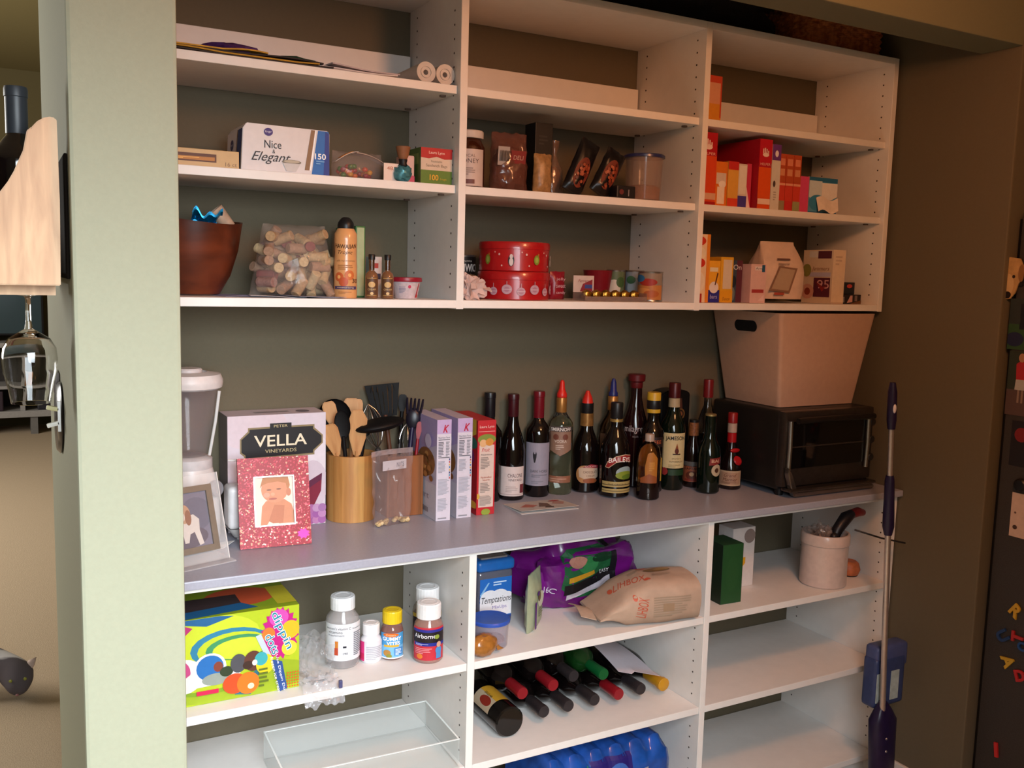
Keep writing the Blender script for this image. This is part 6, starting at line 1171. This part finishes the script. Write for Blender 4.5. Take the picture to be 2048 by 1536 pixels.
obj('back_panel', box(-.93, .93, .19, .21, .2, .8), M('#2a2420', .8), t)
for x in (-.85, -.05, .42, .9): obj('leg', box(x-.03, x+.03, -.2, .2, 0, .17), M('#6a6662', .5), t)
for x, w_, c in ((-.55, .3, '#3a1c1c'), (.05, .25, '#2a1a24'), (.6, .3, '#1c1a22')):
    carton('storage_cube', {'#3a1c1c': 'dark maroon storage cube on the console, leftmost', '#2a1a24': 'dark plum storage cube in the middle of the console', '#1c1a22': 'near black storage cube at the right of the console'}[c], 'storage cube', -.3+x-w_/2, -.3+x+w_/2, 7.56, 7.8, FZ+.2205, FZ+.4, c, body='cube_body', bev=.01)
carton('orange_ornament_box', 'small orange box standing on the console shelf in the far room', 'box', .05, .12, 7.58, 7.66, FZ+.4505, FZ+.6, '#b5742c', bev=.004)
t = thing('striped_curtain', 'red and cream striped curtain with a dark rod in the far room', 'curtain', (-.7, 8.06, 1.7))
for k in range(9):
    bm = sheet(lambda u, v: (-.45+.1*k+.1*u, .02*math.sin(u*PI*2+k), 1.5*v), 6, 2, .002)
    obj('stripe', bm, M(('#7a1c1c', '#b8a07a')[k % 2], .8, var=.15), t, SM)
obj('rod', tube([(-.5, 0, 1.53), (0, 0, 1.53), (.53, 0, 1.53)], .03, 10), M('#2a1814', .5), t, SM)
# grey and white cat nosing the carpet, mostly outside the frame
def skin(name, verts, edges, mat, parent, levels=2):
    me = bpy.data.meshes.new(name); me.from_pydata([v[0] for v in verts], edges, []); me.materials.append(mat)
    o = bpy.data.objects.new(name, me); COL.objects.link(o); o.parent = parent
    md = o.modifiers.new('skin', 'SKIN'); md.use_smooth_shade = True
    for i, v in enumerate(verts):
        sv = me.skin_vertices[0].data[i]; sv.radius = (v[1], v[1] if len(v) < 3 else v[2]); sv.use_root = (i == 0)
    s = o.modifiers.new('subdivision', 'SUBSURF'); s.levels = levels; s.render_levels = levels
    return o
def catfur():
    m = bpy.data.materials.new('cat_fur'); m.use_nodes = True; nt = m.node_tree; b = nt.nodes['Principled BSDF']; b.inputs['Roughness'].default_value = .9
    tc = nt.nodes.new('ShaderNodeTexCoord'); n = nt.nodes.new('ShaderNodeTexNoise'); n.inputs['Scale'].default_value = 9; n.inputs['Detail'].default_value = 6
    sx = nt.nodes.new('ShaderNodeSeparateXYZ'); nt.links.new(tc.outputs['Object'], sx.inputs[0])
    mr = nt.nodes.new('ShaderNodeMath'); mr.operation = 'MULTIPLY_ADD'; mr.inputs[1].default_value = .035; nt.links.new(n.outputs['Fac'], mr.inputs[0]); nt.links.new(sx.outputs['Y'], mr.inputs[2])
    r = nt.nodes.new('ShaderNodeValToRGB'); e = r.color_ramp.elements; e[0].position = 0; e[0].color = lin('#4c4548'); e[1].position = 1; e[1].color = lin('#4a4245')
    mp = nt.nodes.new('ShaderNodeMapRange'); mp.inputs['From Min'].default_value = .25; mp.inputs['From Max'].default_value = -.1; nt.links.new(mr.outputs[0], mp.inputs[0])
    for p, c in ((.52, '#6a6063'), (.56, '#d8d2d0'), (.68, '#d8d2d0'), (.71, '#5c5356')):
        x = e.new(p); x.color = lin(c)
    nt.links.new(tc.outputs['Object'], n.inputs['Vector']); nt.links.new(mp.outputs[0], r.inputs['Fac']); nt.links.new(r.outputs['Color'], b.inputs['Base Color'])
    return m
FUR = catfur()
t = thing('cat', 'grey and white cat lowering its head to the beige carpet at frame edge', 'cat', (-.09, 1.69, FZ))
V = [((-.19, .1, .15), .062), ((-.3, .15, .16), .07), ((-.4, .2, .155), .062), ((-.11, .05, .145), .05), ((-.055, .02, .115), .05), ((-.012, -.015, .08), .066), ((-.016, -.055, .06), .046), ((-.02, -.085, .04), .026),
     ((-.15, .02, .09), .022), ((-.145, .0, .04), .016), ((-.14, -.02, .014), .018), ((-.2, .15, .09), .022), ((-.21, .14, .04), .016), ((-.205, .12, .014), .018),
     ((-.41, .13, .1), .034), ((-.39, .1, .06), .018), ((-.42, .11, .03), .014), ((-.4, .08, .013), .018), ((-.44, .25, .1), .034), ((-.42, .24, .06), .018), ((-.45, .25, .03), .014), ((-.43, .21, .013), .018),
     ((-.47, .24, .18), .02), ((-.54, .28, .22), .015), ((-.6, .3, .29), .013)]
E_ = [(0, 1), (1, 2), (0, 3), (3, 4), (4, 5), (5, 6), (6, 7), (3, 8), (8, 9), (9, 10), (3, 11), (11, 12), (12, 13), (2, 14), (14, 15), (15, 16), (16, 17), (2, 18), (18, 19), (19, 20), (20, 21), (2, 22), (22, 23), (23, 24)]
skin('body', V, E_, FUR, t)
for dx, dy in ((.036, .0), (-.036, .0)):
    obj('ear', xf(lathe([(.018, 0), (.014, .018), (.0, .044)], 12), Matrix.Translation((-.012+dx*.8, -.012+dy, .105)) @ Matrix.Rotation(math.radians(42 if dx > 0 else -30), 4, 'Y')), M('#c4aca0', .9, var=.15), t, SM)
obj('nose', blob(.006, .005, .004, -.021, -.108, .045, 6), M('#8a5a5a', .5), t, SM)
for ex in (-.04, .006): obj('eye', blob(.006, .004, .006, ex, -.078, .088, 6), M('#8a8a3a', .15), t, SM)
# ================================================================== right: mop and refrigerator
PUR = M('#1e1436', .35, var=.15); LPUR = M('#3a2a5e', .3)
def Lp(z, x0=2.0785, z0=1.268, x1=2.15, z1=.1): return x0+(x1-x0)*(z0-z)/(z0-z1)
YM = -.24
t = thing('spray_mop', 'purple handled spray mop leaning upright at the right end of the shelves', 'mop', (Lp(FZ), YM, FZ))
ox_ = Lp(FZ)
def mp(z, dx=0., dy=0.): return (Lp(z)-ox_+dx, dy, z-FZ)
obj('top_grip', tube([mp(1.135), mp(1.16), mp(1.24), mp(1.268)], [.0105, .0135, .013, .008], 14), PUR, t, SM)
obj('trigger_button', blob(.006, .004, .013, mp(1.195)[0]-.004, -.0125, mp(1.195)[2], 8), M('#d8d0d4', .3), t, SM)
obj('upper_pole', tube([mp(1.14), mp(.98)], .0075, 14), M('#c9bdb6', .3, .8), t, SM)
obj('joint_sleeve', tube([mp(1.0), mp(.985), mp(.85), mp(.825)], [.011, .0135, .0165, .011], 14), PUR, t, SM)
obj('lower_pole', tube([mp(.84), mp(.27)], .0085, 14), M('#c9bdb6', .3, .8), t, SM)
bm = bmesh.new(); rings = []
for z, w_, d_ in ((.31, .011, .011), (.285, .03, .018), (.255, .047, .026), (.1, .042, .026), (.03, .034, .024), (FZ+.035, .03, .022), (FZ+.03, .03, .022)):
    c = mp(z, .012); rings.append([bm.verts.new((c[0]+w_*math.copysign(abs(math.cos(a))**.7, math.cos(a)), c[1]+.008+d_*math.copysign(abs(math.sin(a))**.7, math.sin(a)), c[2])) for a in [2*PI*k/20 for k in range(20)]])
for a, b in zip(rings[:-1], rings[1:]):
    for k in range(20): bm.faces.new((a[k], b[k], b[(k+1) % 20], a[(k+1) % 20]))
bm.faces.new(rings[0]); bm.faces.new(rings[-1][::-1]); bmesh.ops.recalc_face_normals(bm, faces=bm.faces[:])
obj('motor_housing', bm, PUR, t, SM)
for z in (.205, .165): obj('screw', xf(lathe([(0, 0), (.004, 0), (.003, .002), (0, .002)], 10), Matrix.Translation(mp(z, .0, -.0175)) @ Matrix.Rotation(PI/2, 4, 'X')), M('#c4bcc0', .3, .8), t, SM)
obj('mop_foot', box(mp(0)[0]-.1, mp(0)[0]+.12, -.05, .06, 0, .03, .008), M('#2a2048', .4), t, SM)
bt = obj('fluid_bottle', box(-.03, .1, .022, .075, mp(.28)[2], mp(.435)[2], .014, 3), M('#33406a', .4, var=.1), t, SM)
obj('bottle_cap', box(-.025, .11, .024, .075, mp(.395)[2], mp(.47)[2], .014, 3), M('#46507c', .4), bt, SM)
for x0, x1 in ((-.026, -.008), (.035, .07)): obj('paper_label', box(x0, x1, .0205, .0225, mp(.3)[2], mp(.39)[2]), M('#a8b8b8', .5, var=.15), bt)
# refrigerator
FX = 2.345
t = thing('refrigerator', 'dark grey refrigerator side covered with magnets at the right edge', 'refrigerator', (FX, -.78, FZ))
obj('cabinet', box(0, .7, -.375, .375, .03, 1.78, .008), M('#3a3634', .45, var=.12, scale=260, bump=.4), t, SM)
obj('gap_shade_panel', box(.02, .69, .375, .392, .06, 1.76), BLACKP, t)  # black panel added as painted shade in the gap behind the refrigerator
obj('door', box(0, .7, -.44, -.38, .03, 1.78, .01), M('#3a3634', .4, var=.1), t, SM)
for y in (-.33, .33): obj('foot', box(.03, .08, y-.02, y+.02, 0, .03), BLACKP, t)
MG = 'magnets and papers on the refrigerator side'
def onF(y, z): return Matrix(((0, 0, -1, FX), (-1, 0, 0, y), (0, 1, 0, z), (0, 0, 0, 1)))
def letter(ch, y, z, h, col, lab, rot=0):
    V_, F_, asp = text2d(ch, .04); bm = bmesh.new()
    vs_ = [bm.verts.new(((x-asp/2)*h, (yy-.5)*h, .001)) for x, yy in V_]
    for f in F_:
        try: bm.faces.new([vs_[i] for i in f])
        except ValueError: pass
    r = bmesh.ops.extrude_face_region(bm, geom=bm.faces[:]); bmesh.ops.translate(bm, vec=(0, 0, .006), verts=[v for v in r['geom'] if isinstance(v, bmesh.types.BMVert)])
    bmesh.ops.recalc_face_normals(bm, faces=bm.faces[:])
    o = obj('letter_magnet', bm, M(col, .4), None); o.matrix_world = onF(y, z) @ Matrix.Rotation(math.radians(rot), 4, 'Z')
    tag(o, lab, 'magnet', MG)
letter('R', -.492, .645, .036, '#c8a02c', 'yellow letter R magnet, highest letter on the refrigerator', -35)
letter('U', -.46, .563, .036, '#1c3c6e', 'blue letter magnet beside the red one on the refrigerator', -50)
letter('T', -.503, .574, .034, '#b02a2c', 'red letter T magnet beside the blue letter', 90)
letter('C', -.517, .553, .026, '#1c4a8a', 'small blue letter magnet below the red T at the frame edge')
letter('A', -.483, .496, .036, '#c8a42c', 'yellow letter A magnet tilted on the refrigerator', -60)
letter('D', -.52, .469, .032, '#b8282c', 'red letter D magnet at the frame edge', 20)
letter('I', -.471, .228, .042, '#c0282a', 'red bar letter magnet alone near the bottom of the refrigerator', 8)
def photo(name, lab, y0, y1, z0, z1, col, sh, cat='photo'):
    o = thing(name, lab, cat, mat4=onF(y0, z0), group=MG)
    W_, H_ = y0-y1, z1-z0
    obj('print_sheet', box(0, W_, 0, H_, .0002, .0012), M(col, .5), o)
    prt('picture', o, W_, H_, sh, lambda x, y, d: Vector((x, y, .0012+d)))
photo('snapshot', 'snapshot of a person in dark clothes on grass on the refrigerator', -.395, -.5, 1.372, 1.512, '#2c3030', [('r', 0, 0, 1, 1, '#2c3230'), ('r', 0, 0, 1, .5, '#2c4a2a'), ('r', .3, .4, .35, .5, '#12161c'), ('e', .47, .95, .1, .06, '#a8866a'), ('p', [(.6, .5), (.7, .5), (.6, .9), (.54, .9)], '#c8ccd0'), ('e', .2, .2, .25, .14, '#1c2040')])
photo('snapshot', 'snapshot of a child in a red shirt and white skirt on the refrigerator', -.405, -.52, 1.19, 1.368, '#2c2a26', [('r', 0, 0, 1, 1, '#2c3428'), ('r', 0, 0, 1, .4, '#54403c'), ('p', [(.22, .55), (.2, .8), (.32, .86), (.46, .8), (.46, .55)], '#a8242c'), ('p', [(.2, .4), (.22, .56), (.46, .56), (.48, .4)], '#a8a8a4'), ('e', .33, .9, .08, .07, '#a87a5c'), ('r', .28, .2, .05, .2, '#8a7464'), ('r', .38, .2, .05, .2, '#8a7464'), ('p', [(.45, .7), (.7, .6), (.7, .56), (.44, .62)], '#a87a5c')])
photo('red_black_card', 'dark card with red marks on the refrigerator', -.43, -.53, 1.05, 1.176, '#1c1618', [('e', .3, .7, .2, .16, '#7a1c1c'), ('p', [(.4, .4), (.8, .6), (.9, .2)], '#8a2420'), ('e', .7, .2, .2, .1, '#5a1418')], 'card')
photo('white_note', 'white paper note with two dark holes on the refrigerator', -.449, -.56, .852, .976, '#cbb4a8', [('e', .14, .22, .06, .05, '#4a342c'), ('e', .12, .55, .03, .025, '#6a544c')], 'paper')
o = thing('round_black_magnet', 'small round black magnet above the white note', 'magnet', mat4=onF(-.472, 1.0), group=MG)
obj('disc', lathe([(0, .0005), (.018, .0005), (.018, .008), (.014, .012), (0, .013)], 22), BLACKP, o, SM)
o = thing('dog_head_magnet', 'cut-out golden dog head magnet at the top of the refrigerator', 'magnet', mat4=onF(-.342, 1.507), group=MG)
hd = [(.012, .05), (.005, .085), (.018, .112), (.045, .118), (.075, .114), (.088, .09), (.085, .06), (.075, .045), (.068, .02), (.055, .004), (.04, .002), (.03, .018), (.024, .04)]
bm = bmesh.new(); f = bm.faces.new([bm.verts.new((x, y, .006)) for x, y in hd]); r = bmesh.ops.extrude_face_region(bm, geom=[f]); bmesh.ops.translate(bm, vec=(0, 0, .004), verts=[v for v in r['geom'] if isinstance(v, bmesh.types.BMVert)]); bmesh.ops.recalc_face_normals(bm, faces=bm.faces[:])
obj('cut_out', bm, M('#b8925e', .5, var=.15), o)
obj('magnet_back', box(.055, .085, .04, .08, .0005, .006), BLACKP, o)
prt('printed_face', o, .09, .12, [('e', .12, .62, .1, .2, '#8a6238'), ('e', .5, .35, .2, .26, '#caa878'), ('e', .34, .52, .05, .04, '#2a1a12'), ('e', .68, .54, .05, .04, '#2a1a12'), ('e', .52, .12, .12, .08, '#1a1010'), ('e', .92, .62, .1, .2, '#8a6238')], lambda x, y, d: Vector((x, y, .01+d)))
